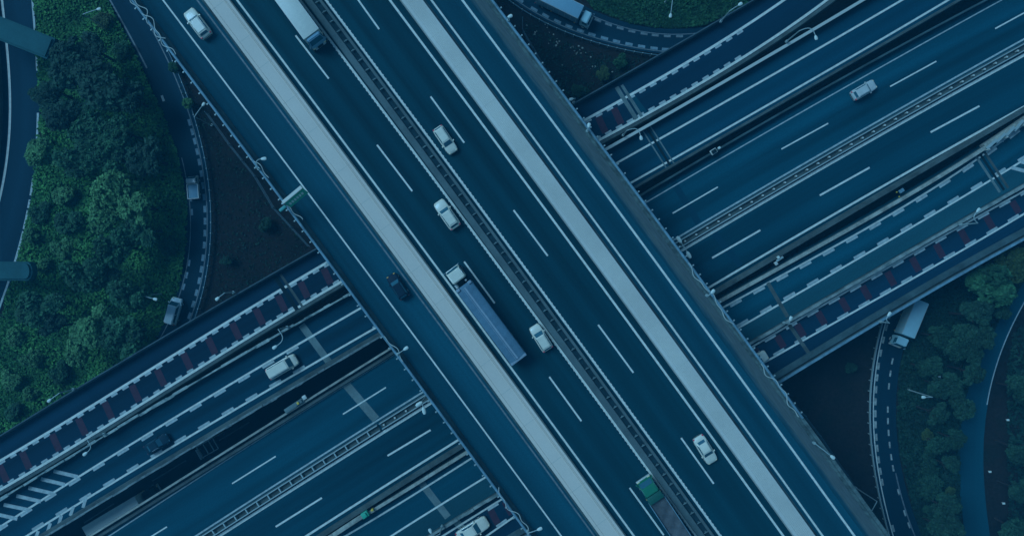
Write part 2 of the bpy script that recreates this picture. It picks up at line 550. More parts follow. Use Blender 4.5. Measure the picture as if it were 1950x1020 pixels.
# median with pockets
med = empty('median_barrier', (0, 0, 0))
tag(med, 'brown grey median with a ladder of dark pockets along the middle of the overpass', 'barrier')
mc = BL(596, 594.5)
bm = bmesh.new(); sweep(bm, BL(586.5, 583).w, [(0.40, TZ + g), (-0.36, TZ + g), (-0.33, TZ + 0.55), (0.34, TZ + 0.55)]); finish(bm, 'plinth', M['brown'], med)
bm = bmesh.new(); sweep(bm, BL(609, 604.5).w, [(0.15, TZ + g), (-0.2, TZ + g), (-0.15, TZ + 0.5), (0.12, TZ + 0.5)]); finish(bm, 'kerb_beam', M['brown'], med)
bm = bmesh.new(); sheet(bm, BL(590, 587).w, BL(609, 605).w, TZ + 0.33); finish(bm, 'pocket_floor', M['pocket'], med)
bm = bmesh.new(); bar_line = BL(601, 597)
k = 0
for y in np.arange(-120, 1140, 18.2):
    p, t, n = bar_line.at(y)
    k += 1
    if k > 98: break
    bm2 = bmesh.new()
    tilt = 0.05
    a = Vector((*(p + n * 0.26), TZ + 0.6)); b = Vector((*(p - n * 0.2 + t * tilt), TZ + 0.6))
    bar(bm2, a, b, 0.09, 0.05)
    bar(bm2, (p[0], p[1], TZ + 0.01), (p[0], p[1], TZ + 0.6), 0.12, 0.16)
    finish(bm2, 'post', M['patch'], med)
bm.free()

# ------------------------------------------------------------------ railings on the overpass
def railing(line, y0, y1, label, side, cable=None):
    t = empty('railing', (0, 0, 0))
    tag(t, label, 'railing', 'blue steel railings along the overpass')
    A = line.cut(y0, y1)
    for nm, zc, r in (('top_rail', TZ + 1.25, 0.14), ('lower_rail', TZ + 1.0, 0.07)):
        bm = bmesh.new()
        sweep(bm, A, [(r * math.cos(q), zc + r * 0.8 * math.sin(q)) for q in np.linspace(0, 2 * math.pi, 8, endpoint=False)])
        finish(bm, nm, M['steel_blue'], t, 60)
    ys = np.arange(y0 + 8, y1 - 4, max(17.5, (y1 - y0) / 98.0))
    for y in ys:
        p, tt, n = line.at(y)
        bm = bmesh.new()
        bar(bm, (p[0], p[1], TZ + 0.8), (p[0], p[1], TZ + 1.2), 0.1, 0.14)
        q = p + n * side * 0.34
        bar(bm, (p[0], p[1], TZ + 1.12), (q[0], q[1], TZ + 1.02), 0.09, 0.12)
        box(bm, q[0] - 0.07, q[0] + 0.07, q[1] - 0.07, q[1] + 0.07, TZ + 0.9, TZ + 1.08)
        finish(bm, 'post', M['steel'], t)
    if cable:
        for c0, c1, amp in cable:
            bm = bmesh.new()
            pts = []
            ph = random.random() * 6
            for y in np.arange(c0, c1, 3.0):
                p, tt, n = line.at(y)
                u = amp * (math.sin(y * 0.09 + ph) + 0.6 * math.sin(y * 0.23 + 1.7 * ph)) - side * 0.15
                pts.append((p[0] + n[0] * u, p[1] + n[1] * u, TZ + 1.36 + 0.05 * math.sin(y * 0.2)))
            tube(bm, pts, 0.045, n=5)
            finish(bm, 'cable', M['steel_pale'], t, 60)
    return t
railing(BL(252, 257, TZ + 1.1), -480, 1500, 'blue steel railing with tangled cables along the edge facing the tree belt', 1,
        [(-60, 110, 0.28), (300, 345, 0.2), (385, 425, 0.28), (640, 690, 0.2), (930, 1030, 0.28), (-20, 80, 0.35)])
railing(BL(936, 939, TZ + 1.1), -480, 795, 'blue steel railing on the right edge of the overpass, ending by bare soil', -1,
        [(690, 792, 0.25), (500, 620, 0.18)])

# ================================================================== LOWER VIADUCTS
r1o = LL([(0, 830), (246, 680), (490, 537), (608, 472), (1090, 196), (1258, 106), (1437, -2)], 3)
r1a = LL([(0, 877), (320, 680), (490, 578), (628, 500), (1107, 230), (1193, 183), (1300, 124), (1400, 64), (1470, 20), (1493, 1), (1560, -52)], 4)
r1b = LL([(0, 932), (410, 680), (490, 629.5), (657, 537), (1135, 267), (1213, 227), (1330, 160), (1470, 80), (1573, 0), (1620, -36)], 4)
r2o = LL([(0, 952), (185, 838), (455, 683), (567, 617), (670, 557), (1150, 283), (1245, 237), (1470, 107), (1643, 0)], 3)
r2a = LL([(0, 1006), (153, 900), (245, 846), (490, 702), (527, 680), (693, 585), (1168, 313), (1460, 148), (1720, 0)], 3)
r2b = LL([(57, 1020), (175, 938), (357, 829), (490, 753), (623, 680), (723, 623), (1213, 340), (1460, 200), (1808, 0)], 3)
r2e = LL([(93, 1022), (240, 925), (490, 779), (663, 680), (745, 633), (1213, 358), (1460, 217), (1837, 0)], 3)
r3o = LL([(167, 1020), (490, 817), (717, 680), (1210, 371), (1460, 231), (1873, 0)], 3)
r3a = LL([(207, 1020), (490, 838), (742, 680), (1225, 388), (1460, 252), (1908, 0)], 3)
r3b = LL([(372, 1020), (490, 945), (720, 798), (810, 743), (1280, 460), (1480, 340), (1950, 75)], 3)
r4a = LL([(417, 1020), (490, 973), (827, 763), (1293, 478), (1470, 377), (1530, 340), (1950, 105)], 3)
r4b = LL([(582, 1020), (787, 892), (878, 833), (1347, 548), (1470, 477), (1708, 340), (1950, 203)], 3)
r4e = LL([(617, 1022), (787, 913), (895, 843), (1366, 562), (1460, 503), (1705, 358), (1880, 256), (1950, 216)], 3)
r5o = LL([(650, 1005), (687, 983), (790, 917), (895, 855), (1365, 575), (1460, 519), (1777, 338), (1863, 290), (1950, 225)], 4)
r5a = LL([(657, 1020), (780, 946), (903, 868), (1373, 588), (1460, 540), (1640, 438), (1808, 340), (1873, 295), (1950, 235)], 4)
r5b = LL([(743, 1020), (932, 905), (1398, 627), (1460, 592), (1700, 456), (1893, 340), (1950, 303)], 3)
r56 = LL([(800, 1028), (860, 990), (955, 935), (1420, 653), (1460, 632), (1700, 496), (1950, 350)], 3)
r6a = LL([(840, 1020), (963, 947), (1425, 662), (1460, 643), (1700, 506), (1950, 363)], 3)
r6b = LL([(925, 1020), (980, 983), (1450, 692), (1473, 680), (1700, 552), (1950, 407)], 3)
r6e = LL([(1000, 1018), (1475, 730), (1555, 680), (1690, 600), (1950, 452)], 3)

def viaduct(a, b, name, mat):
    o = deck_mesh(a.w, b.w, LZ - 1.3, LZ, name, mat)
    tag(o, kind='structure')
    return o
def shift(line, d):
    n = Line(line.key, line.px, line.z)
    n.w = off(line.w, d)
    return n
d1 = viaduct(r1o, shift(r1b, 0.80), 'slip_road', M['asphalt_dark'])
d2 = viaduct(shift(r2o, -0.18), r2e, 'service_road', M['asphalt_low'])
d34 = viaduct(r3o, r4e, 'expressway', M['asphalt_teal'])
d5 = viaduct(shift(r5o, -0.2), shift(r56, -0.02), 'service_road', M['asphalt_teal'])
d6 = viaduct(shift(r56, 0.02), r6e, 'slip_road', M['asphalt_dark'])
lz = LZ + 0.008
# slip road with red bars (left / upper)
def lane(parent, lines, wd=0.22, mat='line', name='edge_line'):
    return mark(parent, name, M[mat], lambda bm: [stripe(bm, L.w, wd, lz) for L in lines])
lane(d1, [r1a, r1b], 0.3)
lane(d2, [r2a, r2b], 0.24)
lane(d34, [r4a], 0.34)
lane(d34, [r4b], 0.26)
lane(d34, [r3a], 0.14, 'block')
lane(d34, [r3b], 0.2, 'block')
lane(d5, [r5a, r5b], 0.22)
lane(d6, [r6a, r6b], 0.22)
d5g = deck_mesh(shift(r5b, 0.14).w, shift(r56, -0.2).w, LZ + 0.001, LZ + 0.006, 'verge_strip', M['asphalt_grey'], d5)

def blocks(parent, line, xs, side, lng, wd, gap=0.12):
    def fn(bm):
        for x in xs:
            p, t, n = line.at(x)
            c = p + n * side * (gap + wd / 2)
            quad(bm, c - t * lng / 2, c + t * lng / 2, wd, lz)
    return mark(parent, 'block_marking', M['block'], fn)
blocks(d1, r1a, list(np.arange(-340, 642, 21.35)) + list(np.arange(1118, 1425, 20.6)), 1, 0.85, 0.26, 0.17)
blocks(d1, r1b, list(np.arange(-340, 662, 21.35)) + list(np.arange(1140, 1425, 20.6)), -1, 0.85, 0.26, 0.17)
blocks(d2, r2a, list(np.arange(1 - 46 * 6, 600, 46.1)), 1, 1.6, 0.34, 0.08)
blocks(d2, r2b, list(np.arange(73 - 45 * 6, 600, 45.2)), -1, 1.6, 0.34, 0.08)
blocks(d5, r5a, list(np.arange(1399, 2350, 44.2)), 1, 1.55, 0.36, 0.08)
blocks(d5, r5b, list(np.arange(1416, 2350, 44.6)), -1, 1.55, 0.36, 0.08)
blocks(d6, r6a, list(np.arange(1470 - 41 * 13, 2350, 40.6)), 1, 1.5, 0.3, 0.08)
blocks(d6, r6b, list(np.arange(1485 - 40.6 * 13, 2350, 40.6)), -1, 1.5, 0.3, 0.08)

def redbars(parent, A, B, mids, width, inset=0.42):
    def fn(bm):
        for mx in mids:
            # mid pixel x of the bar; find the point on each edge line
            pa, ta, na = A.at(mx - 9); pb, tb, nb = B.at(mx + 11)
            d = (pb - pa); L = np.linalg.norm(d); d /= L
            quad(bm, pa + d * inset, pb - d * inset, width, lz + 0.002)
    return mark(parent, 'red_bar', M['red'], fn)
redbars(d1, r1a, r1b, [5 - 50 * k for k in range(1, 6)] + [5, 48, 105, 155, 205, 257, 305, 355, 402, 448, 493, 535, 578, 622, 1145, 1175], 0.82)
redbars(d6, r6a, r6b, [940, 967] + [1443, 1485, 1523, 1563, 1607, 1648, 1695, 1742, 1788, 1835, 1883, 1933, 1982, 2030, 2080], 0.82, 0.4)

# lane dashes on the expressway
mark(d34, 'lane_line', M['line'], lambda bm: dashes(bm, [(442, 920, 525, 868), (653, 788, 735, 737), (232, 1055, 318, 1002), (1488, 284, 1577, 235), (1281, 406, 1367, 356), (1695, 165, 1783, 117), (1895, 55, 1985, 6)], 0.16, lz, LZ))
mark(d34, 'lane_line', M['line'], lambda bm: dashes(bm, [(525, 1002, 613, 947), (738, 867, 820, 818), (312, 1137, 400, 1082), (1356, 491, 1448, 438), (1561, 372, 1656, 319), (1772, 252, 1865, 202), (1985, 133, 2078, 83)], 0.22, lz, LZ))

# hatched noses
def polyquad(bm, pts, z):
    vs = [bm.verts.new(P(x, y, LZ).to_2d().to_3d() + Vector((0, 0, z))) for x, y in pts]
    bm.faces.new(vs)
def hat(lst, wd):
    def fn(bm):
        for a, b, c, d in lst: quad(bm, P(a, b, LZ), P(c, d, LZ), wd, lz + 0.002)
    return fn
mark(d2, 'hatch_marking', M['block'], hat([(102, 896, 148, 907), (78, 911, 124, 922), (54, 928, 102, 939), (31, 943, 78, 954), (7, 960, 55, 970), (-16, 976, 33, 987), (-42, 992, 7, 1003), (-66, 1009, -15, 1019)], 0.44))
mark(d2, 'hatch_marking', M['block'], hat([(164, 946, 158, 966), (140, 963, 134, 981), (117, 980, 112, 998), (96, 995, 90, 1013), (73, 1010, 67, 1026), (50, 1026, 44, 1042)], 0.38))
mark(d5, 'hatch_marking', M['block'], hat([(1926, 319, 1956, 327), (1944, 308, 1980, 317), (1964, 296, 2000, 306)], 0.42))
mark(d5, 'hatch_marking', M['block'], hat([(1890, 268, 1886, 284), (1912, 254, 1908, 270), (1933, 238, 1929, 256), (1953, 224, 1949, 241)], 0.36))

# expansion joints and repair strips
def cross(parent, a, b, wd, mat, name):
    return mark(parent, name, M[mat], lambda bm: quad(bm, P(*a, LZ), P(*b, LZ), wd, lz - 0.001 if name == 'repair_strip' else lz + 0.004))
cross(d1, (1174, 166), (1212, 227), 0.5, 'patch', 'expansion_joint')
cross(d1, (1184, 162), (1222, 222), 0.35, 'patch', 'expansion_joint')
cross(d1, (1196, 176), (1228, 218), 0.9, 'asphalt_pale', 'repair_strip')
cross(d1, (524, 527), (569, 594), 0.5, 'joint', 'expansion_joint')
cross(d1, (534, 522), (579, 588), 0.3, 'concrete', 'expansion_joint')
cross(d2, (1232, 244), (1277, 316), 0.3, 'joint', 'expansion_joint')
cross(d2, (1224, 249), (1269, 320), 0.16, 'patch', 'expansion_joint')
cross(d2, (1238, 240), (1284, 312), 0.16, 'patch', 'expansion_joint')
cross(d2, (574, 618), (627, 690), 0.85, 'patch', 'repair_strip')
cross(d34, (657, 729), (716, 798), 1.0, 'patch', 'repair_strip')
cross(d5, (802, 918), (853, 984), 0.85, 'patch', 'repair_strip')
cross(d6, (866, 990), (890, 1015), 0.85, 'patch', 'repair_strip')
cross(d5, (1866, 293), (1912, 362), 0.3, 'joint', 'expansion_joint')
cross(d5, (1858, 297), (1904, 366), 0.3, 'patch', 'expansion_joint')
cross(d5, (1875, 290), (1920, 358), 0.3, 'concrete', 'expansion_joint')
cross(d5, (1462, 538), (1500, 603), 0.45, 'concrete', 'expansion_joint')
cross(d6, (1503, 618), (1540, 672), 0.45, 'concrete', 'expansion_joint')
cross(d34, (1281, 345), (1330, 424), 0.8, 'asphalt_low', 'repair_strip')
cross(d34, (1345, 425), (1410, 505), 0.8, 'asphalt_low', 'repair_strip')

# parapets of the viaducts
def low_par(parent, line, d, w0, h, mat, name='parapet', rng_=None, top=None):
    A = off(line.w if rng_ is None else line.cut(*rng_), d)
    t = top or w0 * 0.55
    bm = bmesh.new()
    sweep(bm, A, [(-w0 / 2, LZ), (w0 / 2, LZ), (t / 2, LZ + h), (-t / 2, LZ + h)][::-1])
    return finish(bm, name, M[mat], parent)
low_par(d1, r1o, 0.12, 0.24, 0.9, 'deckside')
low_par(d1, r1b, 0.5, 0.55, 0.85, 'concrete')
low_par(d2, r2e, -0.35, 0.65, 0.85, 'concrete', rng_=(LX0, 1000))
low_par(d2, r2e, -0.25, 0.4, 0.85, 'concrete', rng_=(1000, LX1))
low_par(d34, r3o, 0.16, 0.3, 0.85, 'stone', rng_=(LX0, 1000))
low_par(d34, r3o, 0.16, 0.28, 0.85, 'grime', rng_=(1000, LX1))
low_par(d34, r3o, 0.72, 0.55, 0.45, 'concrete', rng_=(LX0, 1000))
low_par(d34, r4e, -0.35, 0.65, 0.85, 'concrete')
low_par(d6, r6e, -0.65, 0.8, 0.5, 'grime')

def lowrail(line, d, wd, h, label, mat, x0, x1, name='guard_rail', cat='railing', rough=0.0, group='pale barriers along the lower roads'):
    """steel barrier standing on a viaduct edge: rail, lower rail and posts"""
    t = empty(name, (0, 0, 0))
    tag(t, label, cat, group)
    A = off(line.cut(x0, x1), d)
    bm = bmesh.new()
    if rough:
        # chipped, uneven top: one continuous rail whose edges and height wander
        q_ = np.concatenate([[0], np.cumsum(np.linalg.norm(np.diff(A, axis=0), axis=1))])
        # square-cut plates of uneven length and width butted along one line
        cuts = [0.0]
        while cuts[-1] < q_[-1]: cuts.append(cuts[-1] + rng.uniform(0.7, 2.2))
        q, wl, wr, hz = [], [], [], []
        for c0, c1 in zip(cuts, cuts[1:]):
            u, v, hh = wd * (.32 + rng.uniform(-1, 1) * rough), wd * (.32 + rng.uniform(-1, 1) * rough), rng.uniform(-.16, .02)
            for cc in (c0 + .02, c1 - .02): q.append(cc); wl.append(-u); wr.append(v); hz.append(hh)
        B = np.stack([np.interp(q, q_, A[:, 0]), np.interp(q, q_, A[:, 1])], 1)
        N = normals(A)
        N = np.stack([np.interp(q, q_, N[:, 0]), np.interp(q, q_, N[:, 1])], 1)
        rings = []
        for i in range(len(B)):
            rings.append([bm.verts.new((B[i][0] + N[i][0] * u, B[i][1] + N[i][1] * u, z)) for u, z in ((wr[i], LZ + h - .35), (wr[i], LZ + h + hz[i]), (wl[i], LZ + h + hz[i]), (wl[i], LZ + h - .35))])
        loft_faces(bm, rings)
        finish(bm, 'rail_plate', M[mat], t)
        bm = bmesh.new()
        sweep(bm, A, boxprof(-wd * 0.3, wd * 0.3, LZ, LZ + h - 0.3)[::-1])
        finish(bm, 'base_wall', M['concrete'], t)
    else:
        sweep(bm, A, boxprof(-wd / 2, wd / 2, LZ + h - 0.25, LZ + h)[::-1])
        finish(bm, 'top_rail', M[mat], t)
        bm = bmesh.new()
        sweep(bm, A, boxprof(-wd * 0.4, wd * 0.4, LZ, LZ + h - 0.25)[::-1])
        finish(bm, 'base_wall', M['concrete'], t)
    return t
lowrail(r2o, 0.0, 0.42, 1.0, 'ragged pale barrier between the red-barred slip road and the white van road', 'ragged', LX0, 830, rough=0.2)
lowrail(r2o, 0.0, 0.34, 1.0, 'smooth pale barrier with lamp brackets along the upper right service road', 'steel_pale', 990, LX1)
lowrail(r2e, -0.1, 0.36, 1.0, 'ragged pale barrier beside the dark gap with the lorry in it', 'ragged_dim', LX0, 850, rough=0.13)
lowrail(r5o, 0.0, 0.4, 0.95, 'pale stone barrier below the narrow black gap right of the overpass', 'stone', 1180, 1868)
lowrail(r5o, 0.0, 0.36, 0.95, 'pale ribbed barrier with a green end piece at the bottom edge', 'stone', LX0 + 900, 1000)
lowrail(r56, 0.0, 0.5, 0.9, 'weathered stony barrier between the blocky lane and the red-barred lane', 'ragged_stone', 1200, LX1, rough=0.06)
lowrail(r56, 0.0, 0.5, 0.9, 'stony barrier beside the white car at the bottom edge', 'ragged_stone', 400, 1090, rough=0.06)
lowrail(r6e, -0.12, 0.26, 1.0, 'blue steel rail on the outer edge above the box lorry', 'steel_blue', LX0 + 900, LX1)

# zig-zag noise screen at the upper right
t = empty('noise_screen', (0, 0, 0))
tag(t, 'bright folded-panel screen starting beside the hatched nose at the upper right edge', 'screen')
A = r5o
bm = bmesh.new()
xs = np.arange(1866, 2400, 17.0)
for i, x in enumerate(xs[:-1]):
    p, tt, n = A.at(x); q, t2, n2 = A.at(xs[i + 1])
    u = min(1.0, 0.45 + 0.1 * i)
    a = Vector((*(p + n * 0.28 * u), LZ + 1.1)); b = Vector((*(q - n2 * 0.42 * u), LZ + 1.5))
    bar(bm, a, b, 0.34, 0.08)
finish(bm, 'screen_panel', M['steel'], t)
bm = bmesh.new(); sweep(bm, off(A.cut(1868, 2400), -0.1), boxprof(-0.3, 0.3, LZ, LZ + 0.9)[::-1]); finish(bm, 'base_wall', M['stone'], t)
for i, x in enumerate(xs[:30:2]):
    p, tt, n = A.at(x)
    bm = bmesh.new(); bar(bm, (*(p + n * 0.3), LZ), (*(p + n * 0.3), LZ + 1.5), 0.12); finish(bm, 'post', M['steel_pale'], t)

# median guard rails of the expressway
mid34 = Line(r3b.key, (r3b.px + r4a.px) / 2, LZ)
def medrail(x0, x1, label, ladder):
    t = empty('median_guard_rail', (0, 0, 0))
    tag(t, label, 'guard rail', 'guard rails along the expressway median')
    A = mid34.cut(x0, x1)
    for u, nm in ((-0.36, 'rail'), (0.34, 'rail')):
        bm = bmesh.new(); sweep(bm, off(A, u), boxprof(-0.055, 0.055, LZ + 0.2, LZ + 0.48)[::-1]); finish(bm, nm, M['steel'], t)
    bm = bmesh.new(); sweep(bm, A, boxprof(-0.52, 0.48, LZ + 0.004, LZ + 0.05)[::-1]); finish(bm, 'median_strip', M['concrete'], t)
    n_ = int((x1 - x0) / 21)
    step = 21 if n_ <= 98 else (x1 - x0) / 98
    for x in np.arange(x0 + 6, x1 - 4, step):
        p, tt, n = mid34.at(x)
        bm = bmesh.new()
        bar(bm, (*p, LZ + 0.05), (*p, LZ + 0.46), 0.14)
        if ladder:
            bar(bm, (*(p - n * 0.3), LZ + 0.4), (*(p + n * 0.28), LZ + 0.4), 0.14, 0.1)
        else:
            box(bm, p[0] - 0.1, p[0] + 0.1, p[1] - 0.1, p[1] + 0.1, LZ + 0.46, LZ + 0.54)
        finish(bm, 'post', M['steel'] if ladder else M['steel_pale'], t)
medrail(-500, 722, 'ladder-like white median guard rail left of the overpass', True)
medrail(726, 1020, 'short dotted median guard rail under the twin lamp left of the overpass', False)
medrail(1024, 2600, 'dotted median guard rail right of the overpass, near the red-lit car', False)

# ================================================================== GROUND ROADS
gz = 0.06
def ground_road(a, b, name, mat, y=None):
    A, B = (a.w, b.w) if y is None else (a.cut(*y), b.cut(*y))
    n = min(len(A), len(B))
    o = deck_mesh(A[:n], B[:n], 0.005, gz, name, mat)
    tag(o, kind='structure')
    return o
# far-left road
g1r = GL([(57, -60), (62, 0), (68, 100), (73, 215), (70, 280), (58, 360), (35, 480), (0, 580), (-40, 680)], 4, gz, -200, 1000)
g1l = GL([(-2, -60), (4, 0), (14, 100), (20, 180), (16, 250), (8, 320), (0, 390), (-28, 470), (-70, 570), (-120, 680)], 4, gz, -200, 1000)
G1 = ground_road(shift(g1l, 0.9), shift(g1r, -0.25), 'ground_road', M['asphalt_ground'])
mark(G1, 'edge_line', M['line'], lambda bm: stripe(bm, g1l.w, 0.3, gz + g))
mark(G1, 'edge_line', M['block'], lambda bm: [stripe(bm, g1r.cut(a, b), 0.26, gz + g) for a, b in ((-200, 62), (105, 135), (215, 268), (340, 372), (380, 396), (400, 436), (440, 500), (535, 700))])
# curb wall left of it
def gwall(line, d, wd, h, label, mat, y, name='guard_rail', cat='guard rail', posts=20, group=None):
    t = empty(name, (0, 0, 0))
    tag(t, label, cat, group)
    A = off(line.cut(*y), d)
    bm = bmesh.new(); sweep(bm, A, boxprof(-wd / 2, wd / 2, h - 0.3, h)[::-1]); finish(bm, 'rail', M[mat], t)
    for yy in np.arange(y[0] + 4, y[1] - 4, max(posts, (y[1] - y[0]) / 95)):
        p, tt, n = line.at(yy)
        p = p + n * d
        bm = bmesh.new(); bar(bm, (*p, 0.0), (*p, h + 0.06), 0.11); finish(bm, 'post', M['steel'], t)
    return t
tw = empty('retaining_wall', (0, 0, 0)); tag(tw, 'low concrete wall beside the far left road at the edge of the photo', 'wall')
bm = bmesh.new(); sweep(bm, off(g1l.w, 1.1), boxprof(-0.2, 0.2, 0.0, 0.9)); finish(bm, 'wall_body', M['deckside'], tw)
bm = bmesh.new(); sweep(bm, off(g1l.w, 1.1), boxprof(-0.26, 0.26, 0.9, 1.02)); finish(bm, 'coping', M['concrete'], tw)
# left loop
g2l = GL([(176, -60), (210, 0), (253, 80), (283, 137), (320, 220), (347, 300), (356, 350), (362, 400), (362, 447), (357, 500), (347, 545), (325, 605), (292, 665)], 5, gz, -150, 700)
g2r = GL([(232, -40), (256, 0), (277, 37), (320, 110), (343, 173), (362, 225), (380, 290), (390, 353), (395, 422), (393, 470), (388, 513), (377, 560), (363, 605), (335, 670)], 5, gz, -150, 700)
G2 = ground_road(shift(g2l, 0.55), shift(g2r, -0.5), 'ground_road', M['asphalt_ground'])
mark(G2, 'edge_line', M['line_faint'], lambda bm: (stripe(bm, g2l.cut(-150, 130), 0.2, gz + g), stripe(bm, g2l.cut(300, 700), 0.12, gz + g), stripe(bm, g2r.w, 0.14, gz + g)))
def gblocks(parent, line, ys, side, lng, wd, mat='block', gap=0.1):
    def fn(bm):
        for y in ys:
            p, t, n = line.at(y)
            c = p + n * side * (gap + wd / 2)
            quad(bm, c - t * lng / 2, c + t * lng / 2, wd, gz + g + 0.002)
    return mark(parent, 'block_marking', M[mat], fn)
gblocks(G2, g2r, [232, 250, 268, 288, 308, 330, 353, 375, 398, 421, 444, 467, 491, 513, 535, 558, 580, 602], 1, 0.85, 0.36, 'block_dim')
gblocks(G2, g2l, [378, 404, 500, 523, 545], -1, 0.8, 0.26, 'block_dim')
mark(G2, 'lane_stub', M['block'], lambda bm: quad(bm, P(308, 182, gz), P(312, 193, gz), 0.3, gz + g))
gwall(g2r, -0.75, 0.09, 0.75, 'thin steel guard rail on the outside of the left loop, beside bare soil', 'wire', (40, 640), posts=20, group='guard rails on the ground loops')
# top loop
g3o = LL([(930, -45), (985, 3), (1010, 20), (1040, 33), (1085, 55), (1125, 70), (1172, 83), (1220, 93), (1265, 98), (1330, 98), (1400, 82)], 4, gz, 760, 1520)
g3i = LL([(960, -85), (1010, -42), (1040, -22), (1085, 8), (1140, 37), (1180, 50), (1225, 60), (1270, 65), (1330, 64), (1400, 50)], 4, gz, 760, 1520)
G3 = ground_road(shift(g3i, -0.7), shift(g3o, 0.3), 'ground_road', M['asphalt_ground'])
mark(G3, 'edge_line', M['line_faint'], lambda bm: (stripe(bm, g3o.w, 0.12, gz + g), stripe(bm, g3i.w, 0.1, gz + g)))
gblocks(G3, g3o, [988, 1015, 1037, 1060, 1082, 1104, 1126, 1150, 1173, 1197, 1221, 1245, 1267, 1290], -1, 0.95, 0.36, 'block_dim')
gblocks(G3, g3i, [1140, 1160, 1182, 1204, 1227, 1248, 1271, 1294], 1, 0.9, 0.3, 'line_faint')
gwall(g3o, 0.75, 0.09, 0.75, 'thin steel guard rail round the top loop above the littered soil', 'wire', (900, 1330), posts=16, group='guard rails on the ground loops')
# right loop
g4l = GL([(1712, 540), (1692, 595), (1680, 640), (1670, 690), (1665, 740), (1663, 780), (1664, 823), (1668, 867), (1680, 933), (1700, 1017), (1716, 1070)], 4, gz, 480, 1250)
g4r = GL([(1752, 540), (1727, 600), (1712, 640), (1703, 680), (1698, 730), (1694, 780), (1694, 820), (1697, 853), (1705, 893), (1715, 937), (1730, 987), (1742, 1020), (1765, 1070)], 4, gz, 480, 1250)
G4 = ground_road(shift(g4r, -0.85), shift(g4l, 0.3), 'ground_road', M['asphalt_ground'])
mark(G4, 'edge_line', M['line'], lambda bm: (stripe(bm, g4l.w, 0.13, gz + g),))
mark(G4, 'edge_line', M['line_faint'], lambda bm: (stripe(bm, g4r.cut(900, 1250), 0.16, gz + g),))
gblocks(G4, g4l, [600, 622, 646, 671, 696, 718, 741, 764, 787, 808, 832, 853, 875, 897, 918, 1006, 1028], -1, 0.9, 0.3, 'block_worn')
gblocks(G4, g4r, [688, 711, 735, 779, 801, 823, 846, 869, 890, 935, 975, 998], 1, 0.8, 0.22, 'block_worn')
gwall(g4l, 0.72, 0.1, 0.75, 'thin steel guard rail along the right loop, beside dark soil', 'steel', (600, 1200), posts=20, group='guard rails on the ground loops')
# pale road far right
g5l = GL([(1985, 480), (1945, 545), (1905, 610), (1870, 670), (1842, 737), (1831, 780), (1826, 880), (1830, 980), (1840, 1030)], 4, gz, 380, 1250)
g5r = GL([(2000, 500), (1950, 576), (1925, 625), (1903, 680), (1885, 737), (1876, 790), (1873, 880), (1877, 980), (1886, 1030)], 4, gz, 380, 1250)
G5 = ground_road(shift(g5r, -0.1), g5l, 'ground_road', M['asphalt_pale'])
mark(G5, 'edge_line', M['block'], lambda bm: stripe(bm, g5r.cut(380, 770), 0.14, gz + g))
# road in the dark gap
g6a = LL([(100, 1040), (480, 800), (700, 668), (900, 552)], 2, gz, -300, 1000)
g6b = LL([(100, 1075), (480, 835), (700, 703), (900, 587)], 2, gz, -300, 1000)
G6 = ground_road(shift(g6a, -2.2), shift(g6b, 3.0), 'ground_road', M['asphalt_dark'])
mark(G6, 'lane_line', M['line_faint'], lambda bm: dashes(bm, [(160, 995, 217, 958), (290, 915, 354, 876), (417, 838, 475, 803)], 0.18, gz + g, gz))

# wire fences
def fence(pts, label, h=1.3):
    t = empty('wire_fence', (0, 0, 0))
    tag(t, label, 'fence', 'thin wire fences on the soil under the overpass')
    W = [P(x, y, 0) for x, y in pts]
    bm = bmesh.new()
    for a, b in zip(W, W[1:]):
        for z in (0.4, 0.85, h): bar(bm, a + Vector((0, 0, z)), b + Vector((0, 0, z)), 0.03)
    finish(bm, 'wire', M['wire'], t)
    for a, b in zip(W, W[1:]):
        n = max(1, int((b - a).length / 2.6))
        for i in range(n):
            p = a.lerp(b, i / n)
            bm = bmesh.new(); bar(bm, p, p + Vector((0, 0, h + 0.1)), 0.08); finish(bm, 'post', M['wire'], t)
fence([(398, 217), (442, 278), (490, 338), (525, 397), (592, 470)], 'thin wire fence between the left loop and the overpass')
fence([(1495, 752), (1527, 788), (1555, 825), (1605, 898), (1653, 972), (1685, 1015)], 'thin wire fence on dark soil by the lower right end of the overpass')
fence([(995, 40), (995, 62), (1035, 130), (1060, 168)], 'thin wire fence beside the littered soil at the top')

